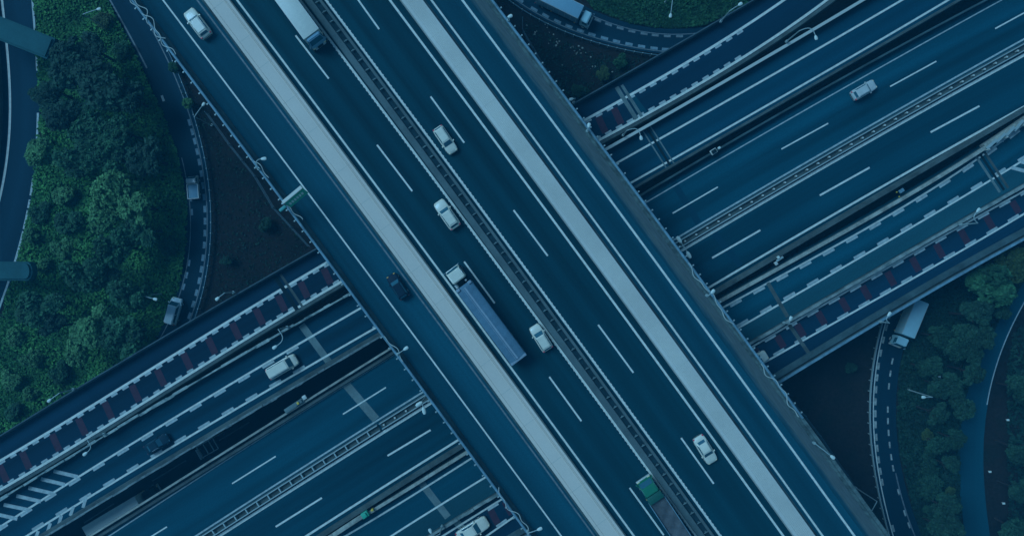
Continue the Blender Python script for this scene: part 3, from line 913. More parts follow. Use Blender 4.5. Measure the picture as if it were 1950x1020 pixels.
# ================================================================== CROSSBEAMS far left
def crossbeam(pts, wd, z0, z1, label, rounded, colp):
    t = empty('crossbeam', (0, 0, 0)); tag(t, label, 'beam', 'concrete crossbeams over the far left road')
    a, b = P(*pts[0], z1), P(*pts[1], z1)
    d = (b - a).normalized(); n = Vector((-d.y, d.x, 0))
    outline = [a + n * wd / 2, a - n * wd / 2]
    if rounded:
        for k in range(-4, 5):
            q = k * math.pi / 8
            outline.append(b - d * 0.5 + d * 0.7 * math.cos(q) * 1.0 + n * (wd / 2) * math.sin(q) if abs(k) < 4 else b - d * 0.6 + n * (wd / 2) * math.copysign(1, k))
    else:
        outline += [b - n * wd / 2, b + n * wd / 2]
    bm = bmesh.new()
    r0 = [bm.verts.new((p.x, p.y, z0)) for p in outline]; r1 = [bm.verts.new((p.x, p.y, z1)) for p in outline]
    loft_faces(bm, [r0, r1])
    fs = [f for f in bm.faces if abs(f.normal.z) > 0.9 or True]
    bmesh.ops.recalc_face_normals(bm, faces=bm.faces)
    es = [e for e in bm.edges if all(v.co.z > z1 - 0.01 for v in e.verts)]
    bmesh.ops.bevel(bm, geom=es, offset=0.22, segments=2, affect='EDGES')
    finish(bm, 'beam_body', M['beam'], t, 40)
    for cpx in colp:
        c = P(*cpx, 0)
        bm = bmesh.new(); tube(bm, [(c.x, c.y, 0), (c.x, c.y, z0 + 0.05)], 0.7, n=14); finish(bm, 'column', M['deckside'], t, 40)
crossbeam([(-90, 18), (95, 92)], 2.7, 5.2, 6.4, 'teal grey crossbeam running into the tree crowns at upper left', False, [(84, 87), (-72, 25)])
crossbeam([(-140, 516), (56, 516)], 2.3, 5.2, 6.4, 'round-ended grey crossbeam at the left edge, lower of the two', True, [(43, 516), (-112, 516)])

# ================================================================== VEHICLES
def sring(bm, x, hw, z0, z1, n=16, p=4.0):
    zc, hz = (z0 + z1) / 2, (z1 - z0) / 2
    out = []
    for k in range(n):
        a = 2 * math.pi * (k + 0.5) / n
        c, s = math.cos(a), math.sin(a)
        out.append(bm.verts.new((x, hw * math.copysign(abs(c) ** (2 / p), c), zc + hz * math.copysign(abs(s) ** (2 / p), s))))
    return out

def pane(bm, c, i0, i1, j0, j1, lift=0.012, th=0.02):
    """glass panel on the quad c (4 corners: bottom0, bottom1, top1, top0)"""
    def bl(u, v): return (c[0] * (1 - u) + c[1] * u) * (1 - v) + (c[3] * (1 - u) + c[2] * u) * v
    q = [bl(i0, j0), bl(i1, j0), bl(i1, j1), bl(i0, j1)]
    nrm = (q[1] - q[0]).cross(q[3] - q[0]).normalized()
    a = [bm.verts.new(p - nrm * th) for p in q]; b = [bm.verts.new(p + nrm * lift) for p in q]
    loft_faces(bm, [a, b])

def wheels(t, xs, hw, r, wd, dual=False):
    for x in xs:
        for s in (-1, 1):
            bm = bmesh.new()
            tube(bm, [(x, s * (hw - wd), r), (x, s * hw, r)], r, n=16)
            wo_ = finish(bm, 'wheel', M['black'], t, 40)
            bm = bmesh.new(); tube(bm, [(x, s * (hw - 0.02), r), (x, s * (hw + 0.012), r)], r * 0.58, n=12)
            finish(bm, 'rim', M['silver'], wo_, 40)

def lights(t, name, mat, boxes):
    for b in boxes:
        bm = bmesh.new(); box(bm, *b, bev=0.02); finish(bm, name, M[mat], t, 40)

CARS = {
    #        L    W    stations (x frac, half width frac, z top)                        cabin: xb0 xb1 xt0 xt1 (fractions of L from rear -0.5..0.5), zb, zt
    'sedan': dict(L=4.6, W=1.8, st=[(-.5, .72, .80), (-.47, .88, .92), (-.38, .97, 1.0), (-.2, 1, 1.0), (.1, 1, .98), (.25, .98, .93), (.4, .94, .82), (.47, .84, .72), (.5, .66, .6)], cab=(-.40, .22, -.24, .07), zb=.95, zt=1.42),
    'suv': dict(L=4.5, W=1.86, st=[(-.5, .78, .92), (-.48, .9, 1.02), (-.4, .98, 1.08), (-.2, 1, 1.08), (.1, 1, 1.06), (.25, .98, 1.03), (.4, .95, .95), (.47, .86, .84), (.5, .7, .7)], cab=(-.475, .21, -.38, .07), zb=1.02, zt=1.66),
    'hatch': dict(L=4.2, W=1.74, st=[(-.5, .8, .85), (-.48, .92, .95), (-.4, .98, 1.0), (-.2, 1, 1.0), (.1, 1, .98), (.25, .98, .95), (.4, .93, .84), (.47, .84, .74), (.5, .68, .6)], cab=(-.485, .24, -.40, .08), zb=.96, zt=1.5),
    'van': dict(L=4.7, W=1.78, st=[(-.5, .86, 1.0), (-.485, .94, 1.08), (-.4, .99, 1.1), (0, 1, 1.1), (.25, 1, 1.06), (.38, .97, 1.0), (.46, .9, .88), (.5, .74, .7)], cab=(-.49, .36, -.45, .22), zb=1.03, zt=1.88),
}
def car(kind, paint_, px, head, z, label, group=None, size=(55, 23), lampmat='headlamp', rails=False, name=None, rear='red_lens'):
    """px: pixel of the middle of the car, head: pixel direction of its front, size: length and width in photo pixels"""
    S = CARS[kind]
    L, W = [v * (ZC - z - 0.8) / FPX for v in size]
    scale = 0.78
    c = P(px[0], px[1], z + 0.7)
    ang = math.atan2(-head[1], head[0])
    t = empty(name or 'car', (c.x, c.y, z), ang)
    tag(t, label, 'van' if kind == 'van' else 'car', group)
    bm = bmesh.new()
    rings = [sring(bm, f * L, hwf * W / 2, 0.2, zt * scale, 18, 4.5) for f, hwf, zt in S['st']]
    loft_faces(bm, rings)
    xb0, xb1, xt0, xt1 = [f * L for f in S['cab']]
    zb, zt = S['zb'] * scale - 0.06, S['zt'] * scale
    wb, wt = W / 2 * 0.94, W / 2 * 0.72
    wrf = 0.93
    B = [Vector((xb0, -wb * wrf, zb)), Vector((xb1, -wb * 0.9, zb)), Vector((xb1, wb * 0.9, zb)), Vector((xb0, wb * wrf, zb))]
    T = [Vector((xt0, -wt, zt - 0.03)), Vector((xt1, -wt, zt)), Vector((xt1, wt, zt)), Vector((xt0, wt, zt - 0.03))]
    vb = [bm.verts.new(v) for v in B]; vt = [bm.verts.new(v) for v in T]
    fs = [bm.faces.new((vb[k], vb[(k + 1) % 4], vt[(k + 1) % 4], vt[k])) for k in range(4)]
    top = bm.faces.new(vt)
    es = [e for e in top.edges] + [bm.edges.get((vb[k], vt[k])) for k in range(4)]
    bmesh.ops.bevel(bm, geom=es, offset=0.1, segments=3, affect='EDGES')
    body = finish(bm, 'body', paint_, t, 35)
    # bumpers, sills and a roof panel seam
    def glass(name_, c4, u0, u1, v0, v1):
        bm = bmesh.new(); pane(bm, c4, u0, u1, v0, v1); finish(bm, name_, M['glass'], t)
    glass('windscreen', [B[1], B[2], T[2], T[1]], .07, .93, .10, .9)
    glass('rear_window', [B[3], B[0], T[0], T[3]], .14, .86, .3, .82)
    glass('side_window', [B[0], B[1], T[1], T[0]], .1, .49, .2, .88); glass('side_window', [B[0], B[1], T[1], T[0]], .52, .88, .2, .88)
    glass('side_window', [B[2], B[3], T[3], T[2]], .12, .48, .2, .88); glass('side_window', [B[2], B[3], T[3], T[2]], .51, .9, .2, .88)
    wheels(t, (-0.3 * L, 0.31 * L), W / 2 - 0.01, 0.33 * scale, 0.17)
    for s in (-1, 1):
        bm = bmesh.new(); bar(bm, (xb1 - 0.12 * L * .5, s * wb * 0.93, zb + 0.1), (xb1 - 0.07 * L, s * (W / 2 + 0.1), zb + 0.1), 0.07, 0.08)
        box(bm, xb1 - 0.1 * L, xb1 - 0.055 * L, s * (W / 2 + 0.05) - 0.06, s * (W / 2 + 0.05) + 0.07, zb + 0.03, zb + 0.15, bev=0.02)
        finish(bm, 'wing_mirror', paint_, t, 40)
    zf = S['st'][-2][2] * scale; zr = S['st'][1][2] * scale
    lights(t, 'headlight', lampmat, [(0.45 * L, 0.482 * L, s * W * 0.31 - 0.1, s * W * 0.31 + 0.09, zf - 0.1, zf + 0.015) for s in (-1, 1)])
    lights(t, 'taillight', rear, [(-0.492 * L, -0.455 * L, s * W * 0.38 - 0.1, s * W * 0.38 + 0.08, zr - 0.15, zr + 0.02) for s in (-1, 1)])
    bm = bmesh.new(); box(bm, -0.507 * L, -0.48 * L, -W * .36, W * .36, 0.27, 0.42, bev=.03); finish(bm, 'rear_bumper', M['black'], t, 40)
    bm = bmesh.new(); box(bm, 0.475 * L, 0.503 * L, -W * .28, W * .28, 0.28, 0.4, bev=.02); finish(bm, 'grille', M['black'], t, 40)
    if rails:
        for s in (-1, 1):
            bm = bmesh.new(); bar(bm, (xt0 + .1, s * wt * .93, zt + 0.05), (xt1 - .1, s * wt * .93, zt + 0.06), 0.05); finish(bm, 'roof_rail', M['black'], t)
    return t

BD = (0.6, 0.8)      # heading down the overpass in pixels
BU = (-0.6, -0.8)
gA = 'white cars on the overpass'
car('suv', M['white_car'], (375, 44), BU, TZ, 'white estate car on the slip road at the top, red rear lights towards the barrier', gA, (62, 26))
car('hatch', M['white_car'], (848, 266), (0.56, 0.83), TZ, 'white car right of the median, level with the upper lamp posts, nose pointing down', gA, (57, 23))
car('suv', M['white_car'], (851, 408), (-0.57, -0.82), TZ, 'white estate car just left of the median, above the articulated lorry', gA, (61, 25))
car('hatch', M['white_car'], (1030, 643), (-0.53, -0.85), TZ, 'white hatchback with cream headlights just right of the articulated lorry', gA, (54, 24))
car('sedan', M['white_car'], (1344, 856), (0.52, 0.85), TZ, 'white saloon beside the ribbed barrier at lower right, nose pointing down', gA, (58, 25))
car('hatch', M['navy_car'], (757, 545), (-0.55, -0.84), TZ, 'dark navy car with amber front lights left of the smooth white barrier', None, (53, 23), lampmat='amber', rear='dim_red')
gB = 'cars on the lower roads'
car('suv', M['silver'], (1646, 171), (0.86, -0.5), LZ, 'silver car with red rear lights on the upper right expressway', gB, (50, 21))
car('van', M['white_car'], (537, 698), (0.86, -0.5), LZ, 'white people carrier on the blocky lane left of the overpass', gB, (62, 25))
car('sedan', M['navy_faint'], (298, 845), (0.86, -0.52), LZ, 'almost invisible dark car on the blocky lane at lower left', gB, (50, 21), lampmat='glass', rear='dim_red')
car('hatch', M['white_car'], (1440, 687), (0.86, -0.52), LZ, 'white car half hidden below the right railing of the overpass', gB, (50, 22))
car('sedan', M['white_car'], (900, 1009), (0.86, -0.52), LZ, 'white car cut off by the bottom edge on the red-barred lane', gB, (66, 27))

def cab(t, x0, x1, hw, z0, z1, mat, slope=0.25, nm='cab'):
    """lorry cab: shaped shell with raked front, glass and mirrors"""
    bm = bmesh.new()
    B = [Vector((x0, -hw, z0)), Vector((x1, -hw, z0)), Vector((x1, hw, z0)), Vector((x0, hw, z0))]
    zm = z0 + (z1 - z0) * 0.48
    Mi = [Vector((x0, -hw, zm)), Vector((x1 + 0.02, -hw, zm)), Vector((x1 + 0.02, hw, zm)), Vector((x0, hw, zm))]
    T = [Vector((x0 + 0.03, -hw * .9, z1)), Vector((x1 - slope, -hw * .88, z1 - 0.06)), Vector((x1 - slope, hw * .88, z1 - 0.06)), Vector((x0 + 0.03, hw * .9, z1))]
    rings = [[bm.verts.new(v) for v in q] for q in (B, Mi, T)]
    loft_faces(bm, rings)
    bmesh.ops.bevel(bm, geom=[e for e in bm.edges], offset=0.09, segments=2, affect='EDGES')
    finish(bm, nm, mat, t, 40)
    for name_, c4, u in (('windscreen', [Mi[1], Mi[2], T[2], T[1]], (.07, .93, .08, .88)), ('side_window', [Mi[0], Mi[1], T[1], T[0]], (.3, .9, .12, .85)), ('side_window', [Mi[2], Mi[3], T[3], T[2]], (.1, .7, .12, .85))):
        bm = bmesh.new(); pane(bm, c4, *u); finish(bm, name_, M['glass'], t)
    for s in (-1, 1):
        bm = bmesh.new()
        tube(bm, [(x1 - .1, s * hw * .95, zm + 0.4), (x1 + 0.1, s * (hw + 0.1), zm + 0.36), (x1 + 0.1, s * (hw + 0.1), zm + 0.05)], 0.025, n=6)
        box(bm, x1 + 0.06, x1 + 0.14, s * (hw + 0.1) - 0.07, s * (hw + 0.1) + 0.07, zm - 0.03, zm + 0.28, bev=0.02)
        finish(bm, 'wing_mirror', M['steel_blue'] if mat is not M['green_cab'] else mat, t)
    lights(t, 'headlight', 'headlamp', [(x1 - 0.03, x1 + 0.07, s * hw * .75 - .18, s * hw * .75 + .14, z0 + 0.18, z0 + 0.38) for s in (-1, 1)])
    bm = bmesh.new(); box(bm, x1 - 0.05, x1 + 0.13, -hw * .98, hw * .98, z0 - 0.12, z0 + 0.15, bev=0.04); finish(bm, 'front_bumper', M['silver'], t, 40)

def lorry(px, head, z, label, L=7.2, W=2.3, H=3.2, boxmat=None, cabmat=None, cabH=2.5, cabL=1.6, group=None, gap=0.25, box_ribs=True, name='box_lorry'):
    """px is the pixel of the middle of the box roof"""
    boxmat = boxmat or M['white_box']; cabmat = cabmat or M['white_car']
    c = P(px[0], px[1], z + H)
    t = empty(name, (c.x, c.y, z), math.atan2(-head[1], head[0]))
    tag(t, label, 'lorry', group)
    bl = L - cabL - gap
    x0, x1 = -bl / 2, bl / 2
    bm = bmesh.new(); box(bm, x0, x1, -W / 2, W / 2, 0.72, H, bev=0.04); 
    finish(bm, 'cargo_box', boxmat, t, 40)
    bm = bmesh.new()
    if box_ribs:
        for s in (-1, 1):
            box(bm, x0 + .03, x1 - .03, s * W / 2 - 0.03, s * W / 2 + 0.035, H - 0.11, H - 0.03)
            for q in np.linspace(x0 + .2, x1 - .2, 8): box(bm, q - .025, q + .025, s * W / 2 - 0.02, s * W / 2 + 0.022, .76, H - 0.12)
    box(bm, x0 - 0.02, x0 + .03, -.03, .03, .76, H - .1)
    finish(bm, 'box_trim', M['silver'], t)
    bm = bmesh.new()
    box(bm, x0 + .1, x1 + 0.3 + cabL * .8, -0.34, 0.34, 0.42, 0.71)
    for s in (-1, 1): box(bm, x0 + 1.4, x1 - .8, s * W * .46 - .04, s * W * .46 + .04, 0.36, 0.64)
    finish(bm, 'chassis', M['black'], t)
    cab(t, x1 + gap, x1 + gap + cabL, W / 2 * 0.93, 0.42, cabH, cabmat, 0.2)
    wheels(t, (x0 + 1.0, x1 + 0.2 + cabL * .55), W / 2 - .03, 0.35, 0.25)
    lights(t, 'taillight', 'red_lens', [(x0 - .05, x0 + .02, s * W * .42 - .12, s * W * .42 + .1, 0.56, 0.7) for s in (-1, 1)])
    lights(t, 'marker_light', 'amber', [(q - .07, q + .07, s * W / 2 - .02, s * W / 2 + .06, 0.54, 0.68) for s in (-1, 1) for q in (x0 + 2.3, x1 - 0.3)])
    return t
lorry((1743.5, 606.5), (-0.385, 0.923), 0.06, 'white box lorry with amber side markers coming out from under the right viaduct', L=6.2, W=1.68, H=2.6, cabH=1.95, cabL=1.2, boxmat=M['box_blue'], cabmat=M['box_blue'])
lorry((1066, 3.5), (0.9, 0.44), 0.06, 'blue-white box lorry on the loop at the top edge', L=7.4, W=1.75, H=2.6, cabH=2.05, cabL=1.2, boxmat=M['box_bluer'], cabmat=M['box_blue'])
lorry((554, 12.5), (0.592, 0.806), TZ, 'long white box lorry at the top edge of the overpass left of the median', L=8.0, W=1.95, H=2.7, cabH=2.62, cabL=.62, cabmat=M['box_bluer'], gap=.03)
lorry((213, 987), (0.86, -0.51), 0.06, 'pale-roofed lorry with a dark blue cab down in the gap at lower left', L=9.2, W=1.95, H=3.2, cabmat=M['navy_car'], cabH=2.3, cabL=1.3, boxmat=M['box_pale'])

# small flatbed van on the left loop and white minivan
def pickup(px, head, z, label):
    c = P(px[0], px[1], z + 1.0)
    t = empty('pickup_truck', (c.x, c.y, z), math.atan2(-head[1], head[0])); t.scale = (.8, .88, .8); tag(t, label, 'truck')
    W = 1.55
    bm = bmesh.new()
    box(bm, -1.75, 0.55, -W / 2, W / 2, 0.5, 0.62)
    for s in (-1, 1): box(bm, -1.75, 0.55, s * W / 2 - .04, s * W / 2 + .04, 0.62, 1.25)
    box(bm, -1.8, -1.72, -W / 2, W / 2, 0.55, 1.25); box(bm, 0.5, 0.57, -W / 2, W / 2, 0.62, 1.35)
    finish(bm, 'cargo_bed', M['silver'], t)
    bm = bmesh.new(); box(bm, -1.68, 0.48, -W / 2 + .07, W / 2 - .07, 0.63, 1.12, bev=.08); finish(bm, 'tarpaulin', M['box_bluer'], t, 40)
    cab(t, 0.62, 1.75, W / 2 * .97, 0.4, 1.75, M['silver'], 0.4)
    wheels(t, (-1.05, 1.2), W / 2 - .02, 0.3, 0.2)
    lights(t, 'taillight', 'red_lens', [(-1.84, -1.78, s * .6 - .1, s * .6 + .1, 0.5, 0.62) for s in (-1, 1)])
    return t
pickup((366, 357), (-0.08, -1), 0.06, 'small silver pickup truck with a covered bed on the left loop')
car('van', M['van_white'], (330, 592), (0.27, -0.96), 0.06, 'white van leaving the left loop just above the red-barred slip road', None, (52, 23), name='van')

# articulated lorry
def artic():
    head = (-0.55, -0.835)
    z1 = TZ + 2.3
    f, r = P(881.5, 543, z1), P(988.6, 686, z1)
    L = (f - r).length
    c = (f + r) / 2
    t = empty('articulated_lorry', (c.x, c.y, TZ), math.atan2(f.y - r.y, f.x - r.x))
    tag(t, 'long articulated lorry with a white cab and blue covered trailer, centre of the overpass', 'lorry')
    W = 1.98; x0, x1 = -L / 2, L / 2
    bm = bmesh.new()
    box(bm, x0, x1, -W / 2, W / 2, .85, 2.1, bev=.04)
    for q in np.linspace(x0 + .4, x1 - .4, 14):
        for s in (-1, 1): box(bm, q - .03, q + .03, s * W / 2 - .01, s * W / 2 + .03, .9, 2.08)
    finish(bm, 'trailer_body', M['blue_tarp'], t, 40)
    # tarpaulin roof sagging between its hoops
    bm = bmesh.new()
    us = [-W / 2 + .04, -W / 2 + .1, -.55, -.22, -.1, .1, .22, .55, W / 2 - .1, W / 2 - .04]
    hs = [2.105, 2.17, 2.22, 2.26, 2.30, 2.30, 2.26, 2.22, 2.17, 2.105]
    xs = np.arange(x0 + .24, x1 - .26, .16)
    grid = []
    for i, x in enumerate(xs):
        sag = .03 * math.sin(i * .16 / .9 * math.pi) ** 2
        grid.append([bm.verts.new((x, u, h - sag * (1 - abs(u) / W) - random.uniform(0, .012))) for u, h in zip(us, hs)])
    for A, B in zip(grid, grid[1:]):
        for k in range(len(us) - 1): bm.faces.new((A[k], B[k], B[k + 1], A[k + 1]))
    finish(bm, 'roof_tarpaulin', M['blue_tarp'], t, 60)
    bm = bmesh.new()
    box(bm, x0 - .02, x0 + .26, -W / 2 - .02, W / 2 + .02, 1.9, 2.2, bev=.03)
    finish(bm, 'rear_frame', M['blue_tarp_pale'], t, 40)
    for u in (-W / 2 + .02, W / 2 - .42):
        bm = bmesh.new(); box(bm, x1 - .3, x1 + .02, u, u + .4, 1.9, 2.3, bev=.03); finish(bm, 'front_frame', M['blue_tarp_pale'], t, 40)
    for u0, u1 in ((-.09, .09), (.2, .24)):
        bm = bmesh.new(); box(bm, x0 + .28, x1 - .3, u0, u1, 2.24, 2.325 - abs(u0) * .2); finish(bm, 'roof_seam', M['blue_tarp_pale'], t, 40)
    bm = bmesh.new(); box(bm, x0 + .2, x1 + 1.9, -.4, .4, .45, .8)
    finish(bm, 'chassis', M['black'], t)
    cab(t, x1 + .62, x1 + 2.15, .86, .45, 2.3, M['white_car'], 0.28)
    bm = bmesh.new(); tube(bm, [(x1 + .3, -.55, .7), (x1 + .3, -.55, 1.75)], .11, n=10); finish(bm, 'exhaust_stack', M['silver'], t, 40)
    bm = bmesh.new(); tube(bm, [(x1 + .12, .7, .85), (x1 + .55, .7, .85)], .2, n=12); finish(bm, 'fuel_tank', M['silver'], t, 40)
    wheels(t, (x0 + .7, x0 + 1.65, x0 + 2.6, x1 - .3, x1 + 1.65), .96, .39, .25)
    lights(t, 'taillight', 'red_lens', [(x0 - .06, x0 + .0, s * .82 - .12, s * .82 + .1, .7, .84) for s in (-1, 1)])
artic()

def green_truck():
    f = P(1241, 937, TZ + 2.0)
    t = empty('tipper_lorry', (f.x, f.y, TZ), math.atan2(0.83, -0.555)); tag(t, 'green-cabbed tipper lorry with a dark load at the bottom edge of the overpass', 'lorry')
    cab(t, -.25, 1.2, .88, .45, 2.05, M['green_cab'], 0.45)
    bm = bmesh.new(); box(bm, -1.15, -.3, -.9, .9, .95, 2.0, bev=.06); finish(bm, 'headboard', M['green_dark'], t, 40)
    bm = bmesh.new()
    for s in (-1, 1): box(bm, -6.9, -1.2, s * .94 - .04, s * .94 + .04, .85, 1.75)
    box(bm, -6.97, -6.9, -.94, .94, .85, 1.75); box(bm, -6.9, -1.2, -.9, .9, .85, .93)
    finish(bm, 'tipper_bed', M['steel_blue'], t)
    bm = bmesh.new()
    n = 26
    grid = [[bm.verts.new((-6.85 + 5.6 * i / n, -.895 + 1.79 * j / 10, 1.5 + 0.1 * math.sin(i * .9) * math.sin(j * .7) + random.uniform(-.04, .04))) for j in range(11)] for i in range(n + 1)]
    for i in range(n):
        for j in range(10): bm.faces.new((grid[i][j], grid[i + 1][j], grid[i + 1][j + 1], grid[i][j + 1]))
    finish(bm, 'load', M['cargo_dark'], t, 60)
    bm = bmesh.new(); box(bm, -6.8, 0.6, -.36, .36, .42, .82); finish(bm, 'chassis', M['black'], t)
    wheels(t, (-5.6, -4.6, 0.4), .9, .39, .25)
    lights(t, 'marker_light', 'amber', [(-.7, -.58, s * .9 - .03, s * .9 + .05, 1.2, 1.32) for s in (-1, 1)])
green_truck()

# ================================================================== LAMPS, SIGNS, SMALL THINGS
def lamp_post(base, zb, head, h, label, group='street lamps', mode='pole', curl=False, headsize=0.4):
    """post standing on zb at pixel base, arm reaching to the lamp head seen at pixel head, head h metres above zb"""
    b = P(*base, zb)
    hd = P(*head, zb + h)
    t = empty('street_lamp', b); tag(t, label, 'street lamp', group)
    loc = lambda v: Vector(v) - b
    bm = bmesh.new()
    tube(bm, [(0, 0, 0), (0, 0, h * 0.5), (0, 0, h)], 0.09, 0.06, 8)
    tube(bm, [(0, 0, 0), (0, 0, 0.35)], 0.16, n=8)
    finish(bm, 'pole', M['steel'], t, 50)
    e = Vector((0, 0, h)); H = loc(hd)
    d = H - e; d2 = Vector((d.x, d.y, 0))
    n = Vector((-d2.y, d2.x, 0))
    pts = []
    for k in range(9):
        u = k / 8
        bow = (n * 0.35 * math.sin(math.pi * u)) if curl else Vector()
        pts.append(e + d * u + Vector((0, 0, 0.25 * math.sin(math.pi * u * 0.5))) + bow)
    bm = bmesh.new(); tube(bm, pts, 0.055, 0.045, 7); finish(bm, 'arm', M['steel'], t, 50)
    dd = (pts[-1] - pts[-2]); dd.z = 0
    dd = dd.normalized() if dd.length > 1e-4 else Vector((1, 0, 0))
    ang = math.atan2(dd.y, dd.x)
    bm = bmesh.new()
    Mx = Matrix.Translation(pts[-1]) @ Matrix.Rotation(ang, 4, 'Z')
    s = headsize
    rings = []
    for x, wd, hh in ((-s * .6, .07, .05), (-s * .3, .16, .09), (s * .35, .2, .1), (s * .7, .13, .06)):
        rings.append([bm.verts.new(Mx @ Vector((x, wd * math.cos(q), hh * math.sin(q)))) for q in np.linspace(0, 2 * math.pi, 10, endpoint=False)])
    loft_faces(bm, rings)
    finish(bm, 'lamp_head', M['lamp_white'], t, 50)
    return t
LP = lamp_post
LP((205, 55), 0, (190, 19), 5.2, 'slim street lamp in the green scrub near the top left corner')
LP((405, 239), 0, (389, 200), 5.2, 'slim street lamp on the soil between the left loop and the overpass railing')
LP((312, 559), 0, (297, 569), 5.4, 'street lamp at the edge of the tree belt just above the white van')
LP((1728, 741), 0, (1757, 755), 5.4, 'street lamp with a folded-back arm among the trees below the box lorry')
LP((1628, 927), 0, (1654, 976), 5.5, 'street lamp bent over the wire fence at the lower right end of the overpass')
LP((1266, 6), 0, (1276, 31), 5.2, 'street lamp in the green patch at the top edge')
LP((1549, 842), TZ + 0.8, (1583, 868), 0.5, 'short-armed lamp leaning out from the bare lower right parapet', headsize=.45)
LP((1372, 42), LZ + 0.9, (1408, 10), 3.6, 'lamp on the outer parapet of the curved slip road at the top')
LP((1092, 196), LZ + .9, (1088, 190), 2.2, 'small lamp at the corner where the upper slip road meets the overpass')
LP((1186, 258), LZ + .9, (1220, 263), 3.0, 'lamp with a curled arm on the pale barrier close to the right railing', curl=True)
LP((1497, 80), LZ + 1.0, (1552, 73), 3.9, 'lamp on the pale barrier in the upper right, arm over the service road', curl=True)
LP((968, 40), TZ + 1.2, (971, 33), 0.9, 'small lamp head on the railing at the top right edge of the overpass')
LP((494, 322), TZ + 1.2, (503, 303), 0.7, 'lamp with a curled arm on the left railing above the green sign', curl=True, headsize=.45)
LP((758, 673), TZ + 1.2, (773, 663), 0.7, 'white lamp head on the left railing in the middle of the photo', headsize=.45)
LP((1005, 1009), TZ + 1.2, (1027, 1005), 0.8, 'white lamp head on the left railing at the bottom edge', headsize=.45)
LP((548, 622), LZ + 1.0, (525, 660), 3.4, 'lamp with a curled arm over the white people carrier', curl=True, headsize=.45)
LP((200, 825), LZ + 1.0, (165, 862), 3.4, 'lamp with a curled arm between the red bars and the hatched nose', curl=True, headsize=.45)
LP((142, 740), LZ + .9, (97, 761), 2.8, 'lamp reaching out over the bushes from the outer parapet at lower left')
LP((446, 556), LZ + .9, (416, 568), 2.8, 'lamp reaching over bare soil from the outer parapet near the white van')
LP((1345, 562), TZ + 1.2, (1356, 555), 0.8, 'lamp head on the right railing above the stony barrier')
LP((1492, 614), LZ + .9, (1504, 606), 2.6, 'left one of the two lamps on the weathered stony barrier', curl=True)
LP((1828, 428), LZ + .9, (1860, 401), 3.2, 'right one of the two lamps on the weathered stony barrier, with a looped arm', curl=True, headsize=.45)
LP((1675, 612), LZ + 1.0, (1691, 598), 2.2, 'lamp on the blue outer rail right above the box lorry cab', curl=True, headsize=.45)
LP((842, 1000), LZ + .9, (820, 1009), 2.6, 'lamp on the stony barrier near the white car at the bottom edge', curl=True, headsize=.45)
LP((1118, 250), TZ + 1.2, (1121, 240), 0.7, 'small lamp on the right railing next to the red-barred upper slip road')

def twin(base, h, heads, label):
    b = P(*base, LZ)
    t = empty('twin_lamp', b); tag(t, label, 'street lamp', 'twin lamps on the expressway median')
    bm = bmesh.new(); tube(bm, [(0, 0, 0), (0, 0, h)], .1, .07); finish(bm, 'pole', M['steel'], t, 50)
    for hp in heads:
        H = P(*hp, LZ + h) - b
        bm = bmesh.new(); tube(bm, [(0, 0, h - .1), H * .5 + Vector((0, 0, h * .5)), H], .05, n=6); finish(bm, 'arm', M['steel'], t, 50)
        d = (H - Vector((0, 0, h))).normalized()
        Mx = Matrix.Translation(H) @ Matrix.Rotation(math.atan2(d.y, d.x), 4, 'Z')
        bm = bmesh.new()
        rings = [[bm.verts.new(Mx @ Vector((x, wd * math.cos(q), hh * math.sin(q)))) for q in np.linspace(0, 2 * math.pi, 10, endpoint=False)] for x, wd, hh in ((-.35, .1, .06), (-.15, .2, .1), (.25, .22, .1), (.5, .12, .06))]
        loft_faces(bm, rings); finish(bm, 'lamp_head', M['lamp_white'], t, 50)
twin((813, 751), 4.6, [(799, 768), (807, 780)], 'twin-headed lamp on the median guard rail left of the overpass')
twin((1285, 472), 4.6, [(1294, 457), (1311, 484)], 'twin-headed lamp on the median guard rail right of the overpass')

# overhead sign on the left railing
def sign():
    z1 = TZ + 3.4
    a, b = P(540, 388, z1), P(576, 358, z1)
    c = (a + b) / 2
    L = (b - a).length
    t = empty('road_sign', (c.x, c.y, TZ), math.atan2(b.y - a.y, b.x - a.x)); tag(t, 'overhead green road sign on the left railing, seen from above', 'road sign')
    bm = bmesh.new(); box(bm, -L / 2, L / 2, 0.0, .36, 3.15, 3.4, bev=.03); finish(bm, 'top_beam', M['white_box'], t)
    Mx = Matrix.Translation((0, -0.02, 3.2)) @ Matrix.Rotation(R(-22), 4, 'X')
    bm = bmesh.new(); box(bm, -L / 2 + .1, L / 2, -.04, .0, -1.1, 0.05, Mx); finish(bm, 'sign_board', M['sign_green'], t)
    bm = bmesh.new()
    for k in range(6):
        x = -L / 2 + .35 + k * (L - .6) / 6
        box(bm, x, x + .22, -.055, -.035, -.7, -.3, Mx)
    finish(bm, 'lettering', M['line'], t)
    bm = bmesh.new(); tube(bm, [(-L / 2 - .1, .15, 0.8), (-L / 2 - .1, .15, 3.3)], .11, n=10); finish(bm, 'post', M['steel'], t, 50)
    bm = bmesh.new(); box(bm, -L / 2 - 1.0, -L / 2 - .15, -.2, .12, 2.2, 2.5, bev=.03); finish(bm, 'bracket', M['teal'], t, 40)
sign()

